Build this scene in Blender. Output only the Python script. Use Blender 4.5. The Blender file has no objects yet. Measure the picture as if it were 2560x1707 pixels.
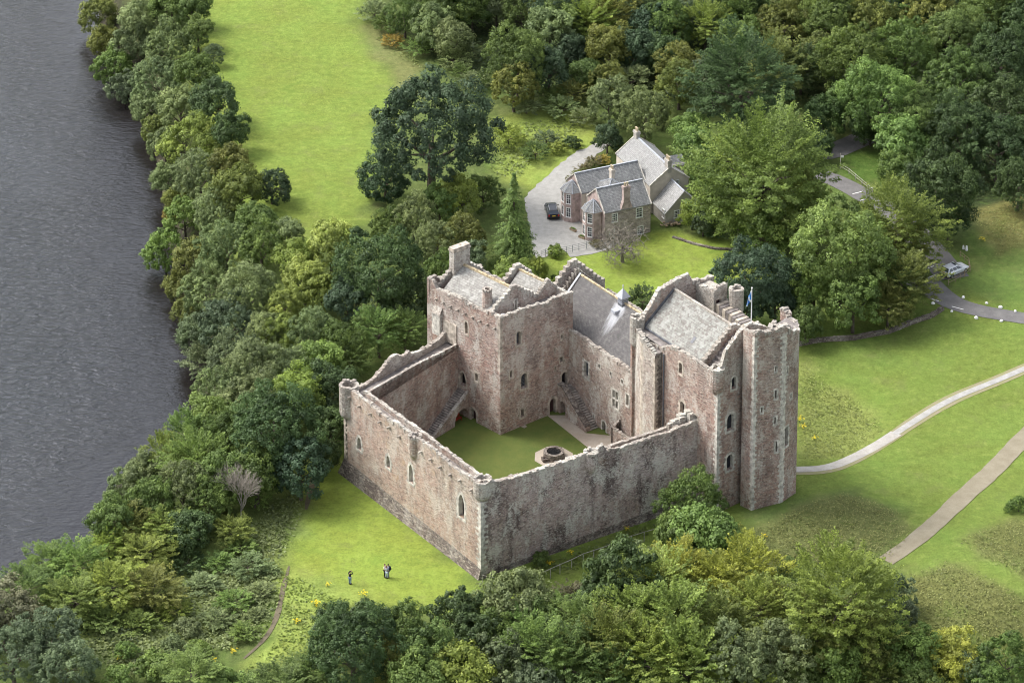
import bpy, math, random
import numpy as np
from mathutils import Vector
from mathutils.geometry import tessellate_polygon
R = math.radians
scene = bpy.context.scene
col = scene.collection

# ---------------------------------------------------------------- camera, sky, sun, exposure
FPX = 8800.0                       # focal length in photo pixels (photo 2560 wide)
AX, TH, RAD = R(15), R(29), 490.0
CX, CY = 1280.0, 853.5
CAM = (0.0, -RAD*math.cos(TH), RAD*math.sin(TH))
SH = FPX*math.tan(TH-AX)
FW = (0, math.cos(AX), -math.sin(AX)); UP = (0, math.sin(AX), math.cos(AX))
cam_data = bpy.data.cameras.new('camera'); cam = bpy.data.objects.new('camera', cam_data); col.objects.link(cam)
cam.location = CAM; cam.rotation_euler = (R(90)-AX, 0, 0)
cam_data.sensor_width = 36; cam_data.lens = 36*FPX/2560; cam_data.shift_y = -SH/2560
cam_data.clip_start = 5; cam_data.clip_end = 5000
scene.camera = cam

SUN_EL, SUN_AZ = R(50), math.atan2(0.36, -0.93)     # azimuth of the sun as seen from the castle (x, y)
world = bpy.data.worlds.new('World'); scene.world = world; world.use_nodes = True
wn = world.node_tree.nodes; wl = world.node_tree.links
sky = wn.new('ShaderNodeTexSky'); sky.sky_type = 'NISHITA'; sky.sun_disc = False
sky.sun_elevation = SUN_EL; sky.sun_rotation = R(90)-SUN_AZ
sky.air_density = 1.0; sky.dust_density = 4.0; sky.ozone_density = 1.0
hs = wn.new('ShaderNodeHueSaturation'); hs.inputs['Saturation'].default_value = .35        # thin bright cloud: a paler sky
wl.new(sky.outputs[0], hs.inputs['Color']); wl.new(hs.outputs[0], wn['Background'].inputs[0]); wn['Background'].inputs[1].default_value = 0.15
sun_d = bpy.data.lights.new('sun', 'SUN'); sun_d.energy = 1.15; sun_d.angle = R(20); sun_d.color = (1, .955, .89)
sun = bpy.data.objects.new('sun', sun_d); col.objects.link(sun)
sv = Vector((math.cos(SUN_EL)*math.cos(SUN_AZ), math.cos(SUN_EL)*math.sin(SUN_AZ), math.sin(SUN_EL)))
sun.rotation_euler = sv.to_track_quat('Z', 'Y').to_euler(); sun.location = sv*300
scene.view_settings.view_transform = 'Standard'; scene.view_settings.look = 'None'
scene.view_settings.exposure = 1.33; scene.view_settings.gamma = 1
scene.render.engine = 'CYCLES'
scene.cycles.pixel_filter_type = 'BLACKMAN_HARRIS'; scene.cycles.filter_width = 1.05
scene.cycles.max_bounces = 5; scene.cycles.diffuse_bounces = 3; scene.cycles.transparent_max_bounces = 4

# ---------------------------------------------------------------- survey helpers: from a sighting to a place in the world
def ray(x, y):
    u = (x-CX)/FPX; v = -((y-CY)+SH)/FPX
    return (u, FW[1]+v*UP[1], FW[2]+v*UP[2])
def P(x, y, z=0.0):
    d = ray(x, y); t = (z-CAM[2])/d[2]
    return (CAM[0]+d[0]*t, CAM[1]+d[1]*t)
def proj(X, Y, Z):
    dx, dy, dz = X-CAM[0], Y-CAM[1], Z-CAM[2]
    w = dy*FW[1]+dz*FW[2]; v = dy*UP[1]+dz*UP[2]
    return (CX+FPX*dx/w, CY-SH-FPX*v/w)
def onwall(p, ang, xy):            # sighting met with the vertical plane through p running at ang degrees -> (u, z)
    d = ray(*xy); a = R(ang); dx, dy = math.cos(a), math.sin(a)
    ax, ay = p[0]-CAM[0], p[1]-CAM[1]; det = d[0]*(-dy)+d[1]*dx
    t = (ax*(-dy)+ay*dx)/det; u = (d[0]*ay-d[1]*ax)/det
    return u, CAM[2]+t*d[2]
def D(x, y): return (x*1.08844, y*1.08871)
def Z1(x, y): return (840+x/3.0157, 600+y/3.0157)
def Z2(x, y): return (1340+x/3.0157, 620+y/3.0157)
def Z3(x, y): return (840+x/2.8, 920+y/2.8)
def Z4(x, y): return (1400+x/3.136, 980+y/3.136)
def Z5(x, y): return (1280+x/4.126, 300+y/4.126)
def Z6(x, y): return (1560+x/6.533, 660+y/6.533)
def Z7(x, y): return (1720+x/6.533, 760+y/6.533)
def Z8(x, y): return (1060+x/6.533, 620+y/6.533)
def Z9(x, y): return (1300+x/6.533, 900+y/6.533)
def dirv(a): return np.array([math.cos(R(a)), math.sin(R(a))])
def V3(p, z): return (float(p[0]), float(p[1]), float(z))

# ---------------------------------------------------------------- tagging and linking
def tag(o, label=None, cat=None, group=None, kind=None):
    if label: o['label'] = label
    if cat: o['category'] = cat
    if group: o['group'] = group
    if kind: o['kind'] = kind
    return o
def empty(name, loc, label, cat, group=None, rz=0.0):
    o = bpy.data.objects.new(name, None); col.objects.link(o); o.location = loc; o.rotation_euler = (0, 0, rz)
    o.empty_display_size = .3
    return tag(o, label, cat, group)
def copy_tree(o, parent=None):
    c = o.copy(); col.objects.link(c); c.parent = parent
    for ch in o.children: copy_tree(ch, c)
    return c

# ---------------------------------------------------------------- materials
def nt(name):
    m = bpy.data.materials.new(name); m.use_nodes = True; t = m.node_tree
    return m, t.nodes, t.links, t.nodes['Principled BSDF']
def mixc(n, l, fac, a, b, mode='MIX'):
    x = n.new('ShaderNodeMix'); x.data_type = 'RGBA'; x.blend_type = mode; x.clamp_factor = True
    for s, v in ((x.inputs[0], fac), (x.inputs[6], a), (x.inputs[7], b)):
        if isinstance(v, (int, float)): s.default_value = v
        elif isinstance(v, tuple): s.default_value = (*v, 1) if len(v) == 3 else v
        else: l.new(v, s)
    return x.outputs[2]
def noise(n, l, vec, scale, detail=4, rough=.55, stretch=None, dist=0.0):
    if stretch:
        mp = n.new('ShaderNodeMapping'); mp.inputs['Scale'].default_value = stretch; l.new(vec, mp.inputs[0]); vec = mp.outputs[0]
    t = n.new('ShaderNodeTexNoise'); t.inputs['Scale'].default_value = scale; t.inputs['Detail'].default_value = detail
    t.inputs['Roughness'].default_value = rough; t.inputs['Distortion'].default_value = dist
    l.new(vec, t.inputs[0]); return t.outputs[0]
def ramp(n, l, fac, lo, hi):
    r = n.new('ShaderNodeMapRange'); r.inputs[1].default_value = lo; r.inputs[2].default_value = hi; l.new(fac, r.inputs[0]); return r.outputs[0]
def mathn(n, l, op, a, b):
    x = n.new('ShaderNodeMath'); x.operation = op
    for s, v in ((x.inputs[0], a), (x.inputs[1], b)):
        if isinstance(v, (int, float)): s.default_value = v
        else: l.new(v, s)
    return x.outputs[0]
def pos(n): g = n.new('ShaderNodeNewGeometry'); return g.outputs['Position']
def uvn(n): g = n.new('ShaderNodeUVMap'); return g.outputs[0]
def bump(n, l, b, h, strength=.5, dist=.1):
    x = n.new('ShaderNodeBump'); x.inputs['Strength'].default_value = strength; x.inputs['Distance'].default_value = dist
    l.new(h, x.inputs['Height']); l.new(x.outputs[0], b.inputs['Normal'])

def stone(name, red=(.30, .195, .155), grey=(.33, .30, .26), redness=.5, lichen=.35, streak=.4, dark=(.10, .085, .08), zred=12.0, orange=0.0):
    m, n, l, b = nt(name); p = pos(n); uv = uvn(n)
    big = noise(n, l, p, .16, 4, .6)
    sep = n.new('ShaderNodeSeparateXYZ'); l.new(p, sep.inputs[0])
    zf = ramp(n, l, sep.outputs[2], 0, zred*2)
    f = mathn(n, l, 'ADD', mathn(n, l, 'MULTIPLY', zf, .55), mathn(n, l, 'MULTIPLY', mathn(n, l, 'SUBTRACT', big, .5), 2.2))
    f = ramp(n, l, f, redness-.35, redness+.35)
    base = mixc(n, l, f, red, grey)
    # rubble courses
    crs = noise(n, l, uv, 1.0, 5, .65, (1.5, 5.5, 1))
    crs2 = noise(n, l, uv, 1.0, 3, .7, (4.5, 13, 1))
    c = ramp(n, l, crs, .34, .66)
    base = mixc(n, l, mathn(n, l, 'MULTIPLY', mathn(n, l, 'SUBTRACT', 1.0, c), .6), base, (dark[0]*1.5, dark[1]*1.4, dark[2]*1.4))
    vo = n.new('ShaderNodeTexVoronoi'); mp = n.new('ShaderNodeMapping'); mp.inputs['Scale'].default_value = (2.6, 5.4, 1)
    l.new(uv, mp.inputs[0]); l.new(mp.outputs[0], vo.inputs[0]); vo.inputs['Scale'].default_value = 1
    sc = n.new('ShaderNodeSeparateColor'); l.new(vo.outputs['Color'], sc.inputs[0])
    base = mixc(n, l, mathn(n, l, 'MULTIPLY', ramp(n, l, sc.outputs[0], .55, 1), .55), base, (.52, .46, .38))
    base = mixc(n, l, mathn(n, l, 'MULTIPLY', ramp(n, l, sc.outputs[1], .62, 1), .6), base, dark)
    base = mixc(n, l, mathn(n, l, 'MULTIPLY', ramp(n, l, crs2, .5, .66), .5), base, (.58, .51, .45))
    # vertical weather streaks, damp stains, lichen and lime patches
    brk = noise(n, l, uv, 1.0, 5, .75, (2.6, 6.0, 1))
    st = noise(n, l, p, 1.0, 5, .62, (.8, .8, .08)); st2 = noise(n, l, p, 1.0, 6, .68, (.24, .24, .11), .5)
    base = mixc(n, l, mathn(n, l, 'MULTIPLY', ramp(n, l, st, .55, .70), streak*.55), base, dark)
    base = mixc(n, l, mathn(n, l, 'MULTIPLY', ramp(n, l, mathn(n, l, 'ADD', st2, mathn(n, l, 'MULTIPLY', mathn(n, l, 'SUBTRACT', brk, .5), -.45)), .50, .60), streak), base, dark)
    li = noise(n, l, p, 1.0, 7, .72, (.42, .42, .22))
    base = mixc(n, l, mathn(n, l, 'MULTIPLY', ramp(n, l, mathn(n, l, 'ADD', li, mathn(n, l, 'MULTIPLY', mathn(n, l, 'SUBTRACT', brk, .5), .55)), .51, .60), lichen), base, (.60, .58, .52))
    mid = noise(n, l, p, .75, 6, .78)
    base = mixc(n, l, mathn(n, l, 'MULTIPLY', ramp(n, l, mid, .50, .62), .3), base, grey)
    base = mixc(n, l, mathn(n, l, 'MULTIPLY', ramp(n, l, mid, .44, .34), .3), base, tuple(v*.5 for v in red))
    fine = noise(n, l, p, 5.5, 3, .6)
    base = mixc(n, l, mathn(n, l, 'MULTIPLY', ramp(n, l, fine, .62, .70), min(1, lichen*1.5)), base, (.70, .68, .63))
    base = mixc(n, l, mathn(n, l, 'MULTIPLY', ramp(n, l, fine, .40, .32), .4), base, dark)
    if orange:
        og = noise(n, l, p, .5, 4, .6)
        base = mixc(n, l, mathn(n, l, 'MULTIPLY', ramp(n, l, og, .58, .7), orange), base, (.42, .27, .12))
    bc = n.new('ShaderNodeBrightContrast'); bc.inputs['Contrast'].default_value = .09; bc.inputs['Bright'].default_value = .018; l.new(base, bc.inputs['Color']); base = bc.outputs[0]
    l.new(base, b.inputs['Base Color']); b.inputs['Roughness'].default_value = .95; b.inputs['Specular IOR Level'].default_value = .15
    h = mathn(n, l, 'ADD', crs, mathn(n, l, 'MULTIPLY', sc.outputs[2], .5))
    bump(n, l, b, h, 1.0, .2)
    return m
def simple(name, c, rough=.8, var=.15, scale=3.0, metal=0.0, spec=.3):
    m, n, l, b = nt(name); p = pos(n)
    f = noise(n, l, p, scale, 4)
    lo = tuple(max(0, v*(1-var*2)) for v in c); hi = tuple(min(1, v*(1+var*2)) for v in c)
    l.new(mixc(n, l, ramp(n, l, f, .3, .7), lo, hi), b.inputs['Base Color'])
    b.inputs['Roughness'].default_value = rough; b.inputs['Metallic'].default_value = metal; b.inputs['Specular IOR Level'].default_value = spec
    return m
def slate(name, c, spots=(.5, .5, .46), spot=.4, darks=.3, course=4.0, su=2.5, darkc=None, big=.0):
    m, n, l, b = nt(name); p = pos(n); uv = uvn(n)
    br = n.new('ShaderNodeTexBrick'); br.offset = .5; br.inputs['Scale'].default_value = 1
    br.inputs['Brick Width'].default_value = 1/su; br.inputs['Row Height'].default_value = 1/course; br.inputs['Mortar Size'].default_value = .03; br.inputs['Mortar Smooth'].default_value = .4
    br.inputs['Color1'].default_value = (*[v*1.2 for v in c], 1); br.inputs['Color2'].default_value = (*[v*.8 for v in c], 1)
    br.inputs['Mortar'].default_value = (*[v*.45 for v in c], 1); l.new(uv, br.inputs[0])
    base = br.outputs[0]
    vo = n.new('ShaderNodeTexVoronoi'); mp = n.new('ShaderNodeMapping'); mp.inputs['Scale'].default_value = (su, course, 1)
    l.new(uv, mp.inputs[0]); l.new(mp.outputs[0], vo.inputs[0]); vo.inputs['Scale'].default_value = 1
    sc = n.new('ShaderNodeSeparateColor'); l.new(vo.outputs['Color'], sc.inputs[0])
    nz = noise(n, l, p, 2.2, 6, .75)
    base = mixc(n, l, mathn(n, l, 'MULTIPLY', ramp(n, l, nz, .42, .62), spot), base, spots)
    base = mixc(n, l, mathn(n, l, 'MULTIPLY', ramp(n, l, sc.outputs[0], .7, .8), darks), base, darkc or tuple(v*.35 for v in c))
    base = mixc(n, l, mathn(n, l, 'MULTIPLY', ramp(n, l, sc.outputs[1], .8, .9), spot), base, spots)
    st = noise(n, l, uv, 1.0, 4, .6, (.9, .12, 1))
    base = mixc(n, l, mathn(n, l, 'MULTIPLY', ramp(n, l, st, .5, .7), .35+big), base, tuple(v*.55 for v in c))
    l.new(base, b.inputs['Base Color']); b.inputs['Roughness'].default_value = .75; b.inputs['Specular IOR Level'].default_value = .35
    bump(n, l, b, mathn(n, l, 'ADD', sc.outputs[2], br.outputs['Fac']), .5, .06)
    return m

M = {}
M['stone_south'] = stone('stone_south', red=(.50, .35, .28), grey=(.56, .48, .395), redness=.5, lichen=.38, streak=.35, zred=9, orange=.3)
M['stone_east'] = stone('stone_east', red=(.47, .36, .325), grey=(.55, .48, .45), redness=.22, lichen=.75, streak=.8, dark=(.085, .068, .066), orange=.1)
M['stone_tower'] = stone('stone_tower', red=(.41, .265, .215), grey=(.50, .44, .395), redness=.48, lichen=.55, streak=.35, zred=11)
M['stone_lord'] = stone('stone_lord', red=(.40, .26, .21), grey=(.49, .435, .39), redness=.52, lichen=.5, streak=.4, zred=15)
M['stone_hall'] = stone('stone_hall', red=(.40, .285, .235), grey=(.50, .465, .415), redness=.42, lichen=.75, streak=.25, zred=7)
M['stone_top'] = stone('stone_top', red=(.38, .335, .29), grey=(.48, .46, .41), redness=.3, lichen=.7, streak=.2)
M['stone_base'] = stone('stone_base', red=(.15, .12, .105), grey=(.19, .17, .15), redness=.2, lichen=.22, streak=.4, dark=(.05, .045, .045))
M['pale'] = simple('pale_ashlar', (.46, .435, .385), .9, .26, 1.9)
M['pale2'] = simple('pale_ashlar_warm', (.40, .35, .29), .9, .26, 1.6)
M['walk'] = simple('walkway_stone', (.19, .17, .16), .95, .25, 1.5)
M['pane'] = simple('dark_glass', (.02, .023, .03), .25, .2, 2, 0, .5)
M['grille'] = simple('window_bars', (.13, .14, .155), .5, .1, 5)
M['void'] = simple('dark_opening', (.012, .011, .012), .95, .1, 2)
M['door'] = simple('oak_door', (.045, .022, .025), .7, .2, 6)
M['slate_hall'] = slate('slate_hall', (.105, .100, .100), spots=(.225, .215, .205), spot=.25, darks=.2, course=4.2, su=3.0)
M['slate_lord'] = slate('slate_lord', (.215, .208, .188), spots=(.315, .325, .30), spot=.6, darks=.6, course=3.0, su=2.3, darkc=(.13, .11, .10))
M['slate_kitchen'] = slate('slate_kitchen', (.245, .235, .215), spots=(.36, .36, .335), spot=.6, darks=.55, course=3.0, su=2.3, darkc=(.17, .16, .15))
M['slate_house'] = slate('slate_house', (.19, .193, .195), spots=(.33, .34, .33), spot=.3, darks=.12, course=4.5, su=4)
M['slate_house2'] = slate('slate_house_pale', (.25, .25, .245), spots=(.33, .33, .32), spot=.4, darks=.08, course=4.5, su=4)
M['slate_lean'] = slate('slate_lean', (.30, .30, .295), spots=(.42, .42, .41), spot=.4, darks=.1, course=4.5, su=4)
M['lead'] = simple('lead', (.36, .38, .42), .45, .1, 2)
M['leaddark'] = simple('lead_gutter', (.12, .125, .14), .5, .15, 2)
M['orange_moss'] = simple('ridge_lichen', (.42, .34, .22), .95, .3, 3)
M['harl'] = simple('cream_render', (.48, .43, .37), .95, .08, 1.2)
M['harlgrey'] = simple('grey_render', (.33, .31, .28), .95, .1, 1.2)
M['pinkstone'] = simple('pink_sandstone', (.36, .285, .262), .95, .18, 1.6)
M['white'] = simple('white_paint', (.78, .78, .76), .5, .03, 2)
M['white_stone'] = simple('whitewashed_stone', (.75, .74, .70), .9, .1, 4)
M['buff'] = simple('buff_clay', (.42, .35, .24), .85, .15, 5)
M['black_paint'] = simple('black_car_paint', (.008, .009, .013), .18, .1, 2, 0, .6)
M['silver_paint'] = simple('silver_car_paint', (.60, .62, .65), .3, .05, 2, .2, .5)
M['glass_car'] = simple('car_glass', (.03, .04, .055), .06, .1, 1, 0, .8)
M['rubber'] = simple('rubber', (.015, .015, .016), .8, .1, 5)
M['alloy'] = simple('alloy', (.4, .41, .43), .35, .05, 5, .8)
M['plate'] = simple('yellow_plate', (.65, .42, .05), .5, .05, 5)
M['redlamp'] = simple('red_lamp', (.35, .02, .02), .3, .05, 5)
M['clearlamp'] = simple('clear_lamp', (.7, .7, .72), .2, .05, 5)
M['red_paint'] = simple('red_paint', (.30, .035, .02), .6, .2, 4)
M['wood'] = simple('weathered_wood', (.27, .21, .14), .9, .2, 4)
M['wood_grey'] = simple('grey_wood', (.33, .31, .28), .9, .2, 4)
M['darkiron'] = simple('black_iron', (.02, .02, .022), .8, .1, 4)
M['iron'] = simple('iron_railing', (.06, .085, .09), .6, .1, 4)
M['bark'] = simple('bark', (.085, .07, .055), .95, .25, 3)
M['bark_pale'] = simple('bark_pale', (.30, .27, .23), .95, .2, 3)
M['skin'] = simple('skin', (.50, .30, .22), .6, .05, 5)
for k, c in dict(black=(.010, .010, .012), jeans=(.10, .17, .30), cream=(.62, .58, .52), ltgrey=(.42, .44, .50), greyblue=(.20, .22, .30), navy=(.015, .018, .04), hair=(.03, .02, .015), hair2=(.10, .05, .04), paleblue=(.42, .50, .58)).items():
    M[k] = simple('cloth_'+k, c, .85, .1, 9)

# ---------------------------------------------------------------- mesh builder with planar UVs in metres
class MB:
    def __init__(s): s.v = []; s.f = []; s.m = []; s.uv = []
    def poly(s, pts, mi=0):
        pts = [tuple(map(float, p)) for p in pts]
        i = len(s.v); s.v += pts; s.f.append(tuple(range(i, i+len(pts)))); s.m.append(mi)
    def box(s, c, ang, sx, sy, z0, z1, mi=0, tilt=0.0):
        d = dirv(ang); e = np.array([-d[1], d[0]]); c = np.array(c[:2])
        q = [c-d*sx/2-e*sy/2, c+d*sx/2-e*sy/2, c+d*sx/2+e*sy/2, c-d*sx/2+e*sy/2]
        s.prism(q, z0, z1, mi, tilt=tilt)
    def prism(s, q, z0, z1, mi=0, top=True, bottom=False, tilt=0.0):
        n = len(q); zt = z1 if isinstance(z1, (list, tuple)) else [z1+(tilt if k < n/2 else -tilt) for k in range(n)]
        zb = z0 if isinstance(z0, (list, tuple)) else [z0]*n
        for k in range(n):
            j = (k+1) % n
            s.poly([V3(q[k], zb[k]), V3(q[j], zb[j]), V3(q[j], zt[j]), V3(q[k], zt[k])], mi)
        if top: s.poly([V3(q[k], zt[k]) for k in range(n)], mi)
        if bottom: s.poly([V3(q[k], zb[k]) for k in reversed(range(n))], mi)
    def frustum(s, c, r0, r1, z0, z1, n=12, mi=0, top=True, ang0=0):
        a = [R(ang0)+2*math.pi*k/n for k in range(n)]
        b = [(c[0]+r0*math.cos(t), c[1]+r0*math.sin(t), z0) for t in a]; t_ = [(c[0]+r1*math.cos(t), c[1]+r1*math.sin(t), z1) for t in a]
        for k in range(n):
            j = (k+1) % n; s.poly([b[k], b[j], t_[j], t_[k]] if r1 > 1e-4 else [b[k], b[j], t_[k]], mi)
        if top and r1 > 1e-4: s.poly(t_, mi)
    def tube(s, pts, r, n=6, mi=0, cap=True):
        pts = [Vector(p) for p in pts]; rr = r if isinstance(r, (list, tuple)) else [r]*len(pts); rings = []
        for k, p in enumerate(pts):
            d = (pts[min(k+1, len(pts)-1)]-pts[max(k-1, 0)]).normalized()
            a = d.orthogonal().normalized(); b = d.cross(a)
            if k and rings:
                a0 = (Vector(rings[-1][0])-pts[k-1]); a = (a0-d*a0.dot(d)).normalized(); b = d.cross(a)
            rings.append([tuple(p+(a*math.cos(2*math.pi*q/n)+b*math.sin(2*math.pi*q/n))*rr[k]) for q in range(n)])
        for k in range(len(rings)-1):
            for q in range(n):
                w = (q+1) % n; s.poly([rings[k][q], rings[k][w], rings[k+1][w], rings[k+1][q]], mi)
        if cap: s.poly(rings[0][::-1], mi); s.poly(rings[-1], mi)
    def panel(s, p0, ang, outline, holes=(), side=1, depth=.4, mi=0):
        # flat wall face from (u, z) outline with holes; side=+1: outward normal is left of the direction
        d = dirv(ang); o = np.array([-d[1], d[0]])*side; p0 = np.array(p0[:2])
        w = lambda u, z, dep=0.0: V3(p0+d*u-o*dep, z)
        loops = [[Vector((u, z, 0)) for u, z in outline]]+[[Vector((u, z, 0)) for u, z in h] for h in holes]
        flat = [q for lp in loops for q in lp]
        for t in tessellate_polygon(loops):
            a, b, c = (flat[i] for i in t)
            if abs((b-a).cross(c-a).z) < 1e-9: continue
            pts = [w(q.x, q.y) for q in (a, b, c)]
            nrm = (Vector(pts[1])-Vector(pts[0])).cross(Vector(pts[2])-Vector(pts[0]))
            if nrm.x*o[0]+nrm.y*o[1] < 0: pts = pts[::-1]
            s.poly(pts, mi)
        for h in holes:
            for k in range(len(h)):
                a, b = h[k], h[(k+1) % len(h)]
                s.poly([w(*a), w(*b), w(*b, depth), w(*a, depth)], mi)
    def build(s, name, mats, parent=None, smooth=False):
        me = bpy.data.meshes.new(name); me.from_pydata(s.v, [], s.f)
        mats = mats if isinstance(mats, (list, tuple)) else [mats]
        for m in mats: me.materials.append(m)
        if len(mats) > 1: me.polygons.foreach_set('material_index', s.m)
        if smooth: me.polygons.foreach_set('use_smooth', [True]*len(s.f))
        uv = me.uv_layers.new(name='UVMap'); data = np.zeros(len(me.loops)*2, dtype=np.float32); i = 0
        for p in me.polygons:
            nrm = p.normal
            if abs(nrm.z) > .98: t = Vector((1, 0, 0)); b = Vector((0, 1, 0))
            else:
                t = Vector((-nrm.y, nrm.x, 0)).normalized(); b = nrm.cross(t)
            off = (round(math.atan2(nrm.y, nrm.x), 1)*7.3)
            for li in range(p.loop_start, p.loop_start+p.loop_total):
                co = me.vertices[me.loops[li].vertex_index].co
                data[li*2] = co.dot(t)+off; data[li*2+1] = co.z if abs(nrm.z) < .1 else co.dot(b)
        uv.data.foreach_set('uv', data); me.update()
        o = bpy.data.objects.new(name, me); col.objects.link(o)
        if parent is not None: attach(o, parent)
        return o
def attach(o, parent):             # parent while keeping the world place (parents here are unrotated empties)
    o.parent = parent; o.matrix_parent_inverse = parent.matrix_basis.inverted(); return o
# ================================================================ terrain, river, paths
def polyD(pts, z=0.0): return np.array([P(*D(x, y), z) for x, y in pts])
BANK = polyD([(150, -420), (185, -150), (205, 0), (225, 120), (300, 235), (335, 330), (355, 440), (368, 560), (395, 650), (430, 760), (440, 870), (415, 960), (345, 1040), (245, 1110), (200, 1200), (190, 1262), (70, 1320), (-20, 1360), (-160, 1440), (-420, 1560)], -9.0)
def sdist(X, Y, poly):             # distance to an open polyline and the side (positive: land, east of it)
    best = np.full(np.shape(X), 1e9); side = np.ones(np.shape(X))
    for a, b in zip(poly, poly[1:]):
        ab = b-a; L2 = (ab**2).sum(); t = np.clip(((X-a[0])*ab[0]+(Y-a[1])*ab[1])/L2, 0, 1)
        dx, dy = X-(a[0]+ab[0]*t), Y-(a[1]+ab[1]*t); dd = np.hypot(dx, dy); s = np.sign(ab[0]*dy-ab[1]*dx); m = dd < best
        best = np.where(m, dd, best); side = np.where(m, s, side)
    return best*side
def inside(X, Y, poly):
    r = np.zeros(np.shape(X), bool); n = len(poly)
    for k in range(n):
        x0, y0 = poly[k]; x1, y1 = poly[(k+1) % n]
        c = ((y0 > Y) != (y1 > Y)) & (X < (x1-x0)*(Y-y0)/((y1-y0) if y1 != y0 else 1e-9)+x0); r ^= c
    return r
def pdist(X, Y, poly):             # soft membership: signed distance to polygon edge (positive inside)
    dd = np.full(np.shape(X), 1e9)
    for k in range(len(poly)):
        a, b = poly[k], poly[(k+1) % len(poly)]; ab = b-a; L2 = (ab**2).sum()+1e-9; t = np.clip(((X-a[0])*ab[0]+(Y-a[1])*ab[1])/L2, 0, 1)
        dd = np.minimum(dd, np.hypot(X-(a[0]+ab[0]*t), Y-(a[1]+ab[1]*t)))
    return np.where(inside(X, Y, poly), dd, -dd)
_s = np.sign(np.float64(sdist(np.array([0.0]), np.array([0.0]), BANK)[0]))
def sm(t): t = np.clip(t, 0, 1); return t*t*(3-2*t)
MOUNDS = [(1900, 1195, 9, 1.5), (1750, 1230, 6, .8), (2240, 1300, 10, 1.2), (2330, 1400, 8, 1.0), (1930, 935, 6, -1.2), (1900, 1010, 7, -1.0), (700, 1400, 7, .7), (2250, 520, 10, .8)]
MW = [(*P(*D(x, y)), r, h) for x, y, r, h in MOUNDS]
CAST = np.array([2., -40.])
def ground(X, Y):
    X = np.asarray(X, float); Y = np.asarray(Y, float)
    d = sdist(X, Y, BANK)*_s
    h = -10.6+10.6*sm((d+2.5)/15.0)
    for x, y, r, a in MW: h = h+a*np.exp(-((X-x)**2+(Y-y)**2)/(r*r))
    und = .22*np.sin(X*.11+1.3)*np.sin(Y*.09+.4)+.1*np.sin(X*.31+Y*.23)
    far = sm((np.hypot(X-CAST[0], Y-CAST[1])-36)/20)
    h = h+und*far*sm(d/20)
    # the ground falls to the burn below the near edge of the picture
    h = h-7*sm((-72-Y+X*.18)/26)*sm((X+30)/25)
    return h
def gz(x, y): return float(ground(x, y))
def G(xD, yD, lift=0.0):           # sighting met with the terrain
    z = 0.0
    for _ in range(14):
        p = P(*D(xD, yD), z+lift); z = z*.4+gz(*p)*.6
    p = P(*D(xD, yD), z+lift); return p[0], p[1], gz(*p)

# colour zones (world polygons)
def Gp(pts): return np.array([G(x, y)[:2] for x, y in pts])
LAWN_BRIGHT = (.185, .240, .034); LAWN = (.108, .152, .028); MEADOW = (.150, .200, .032); ROUGH = (.17, .18, .055); DAMP = (.10, .15, .035); EARTH = (.055, .055, .03)  # base tones of grass and earth; the first is the brighter lawn
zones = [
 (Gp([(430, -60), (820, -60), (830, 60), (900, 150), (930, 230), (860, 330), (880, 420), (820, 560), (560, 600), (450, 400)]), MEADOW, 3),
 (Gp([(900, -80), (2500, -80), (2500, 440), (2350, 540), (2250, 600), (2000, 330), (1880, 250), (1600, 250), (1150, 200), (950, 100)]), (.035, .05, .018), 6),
 (Gp([(640, 1200), (700, 1080), (790, 1040), (1110, 1340), (1090, 1400), (900, 1400), (760, 1350), (640, 1290)]), LAWN_BRIGHT, 2.5),
 (Gp([(650, 1300), (850, 1370), (780, 1420), (690, 1500), (560, 1530), (640, 1420)]), (.21, .26, .05), 2),
 (Gp([(1250, 590), (1540, 530), (1740, 570), (1800, 640), (1600, 700), (1240, 660)]), LAWN_BRIGHT, 1.2),
 (Gp([(1200, 450), (1290, 380), (1360, 330), (1390, 300), (1330, 320), (1220, 420)]), LAWN_BRIGHT, .7),
 (Gp([(1830, 720), (2352, 640), (2400, 700), (2400, 1600), (2080, 1400), (2060, 1250), (2060, 1180), (1960, 1130), (1830, 1140), (1690, 1170), (1700, 1230), (1500, 1290), (1200, 1420), (1000, 1420)]), (.128, .175, .030), 3),
 (Gp([(1830, 780), (2150, 700), (2180, 760), (2060, 830), (1900, 850), (1830, 860)]), LAWN, 4),
 (Gp([(2190, 560), (2400, 480), (2400, 710), (2250, 690), (2180, 640)]), (.098, .145, .03), 3),
 (Gp([(1930, 350), (2040, 340), (2080, 400), (2000, 440), (1930, 400)]), (.075, .13, .022), 1.5),
 (Gp([(1830, 830), (1900, 880), (1990, 930), (2035, 985), (1960, 1040), (1830, 1060)]), (.18, .21, .05), 1.5),
 (Gp([(1840, 1160), (1940, 1130), (2060, 1170), (2095, 1220), (2030, 1270), (1800, 1300), (1650, 1260)]), (.12, .135, .042), 1.2),
 (Gp([(2200, 1240), (2352, 1180), (2450, 1300), (2400, 1350), (2280, 1290)]), (.13, .145, .042), 1.2),
 (Gp([(2090, 1320), (2180, 1290), (2300, 1340), (2450, 1430), (2400, 1520), (2150, 1440), (2060, 1380)]), (.13, .14, .042), 1.2),
 (Gp([(2220, 480), (2352, 450), (2400, 560), (2290, 590)]), (.15, .14, .045), 1.5),
 (Gp([(620, 1160), (700, 1100), (710, 1180), (640, 1300), (560, 1430), (300, 1520), (200, 1450), (400, 1300)]), (.15, .19, .05), 2),
 (Gp([(830, 60), (900, 60), (940, 120), (980, 200), (930, 240), (900, 160), (850, 120)]), (.14, .15, .05), 1.5),
 (Gp([(1130, 270), (1330, 250), (1380, 320), (1220, 430), (1150, 420)]), (.20, .25, .045), 2),
]
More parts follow.
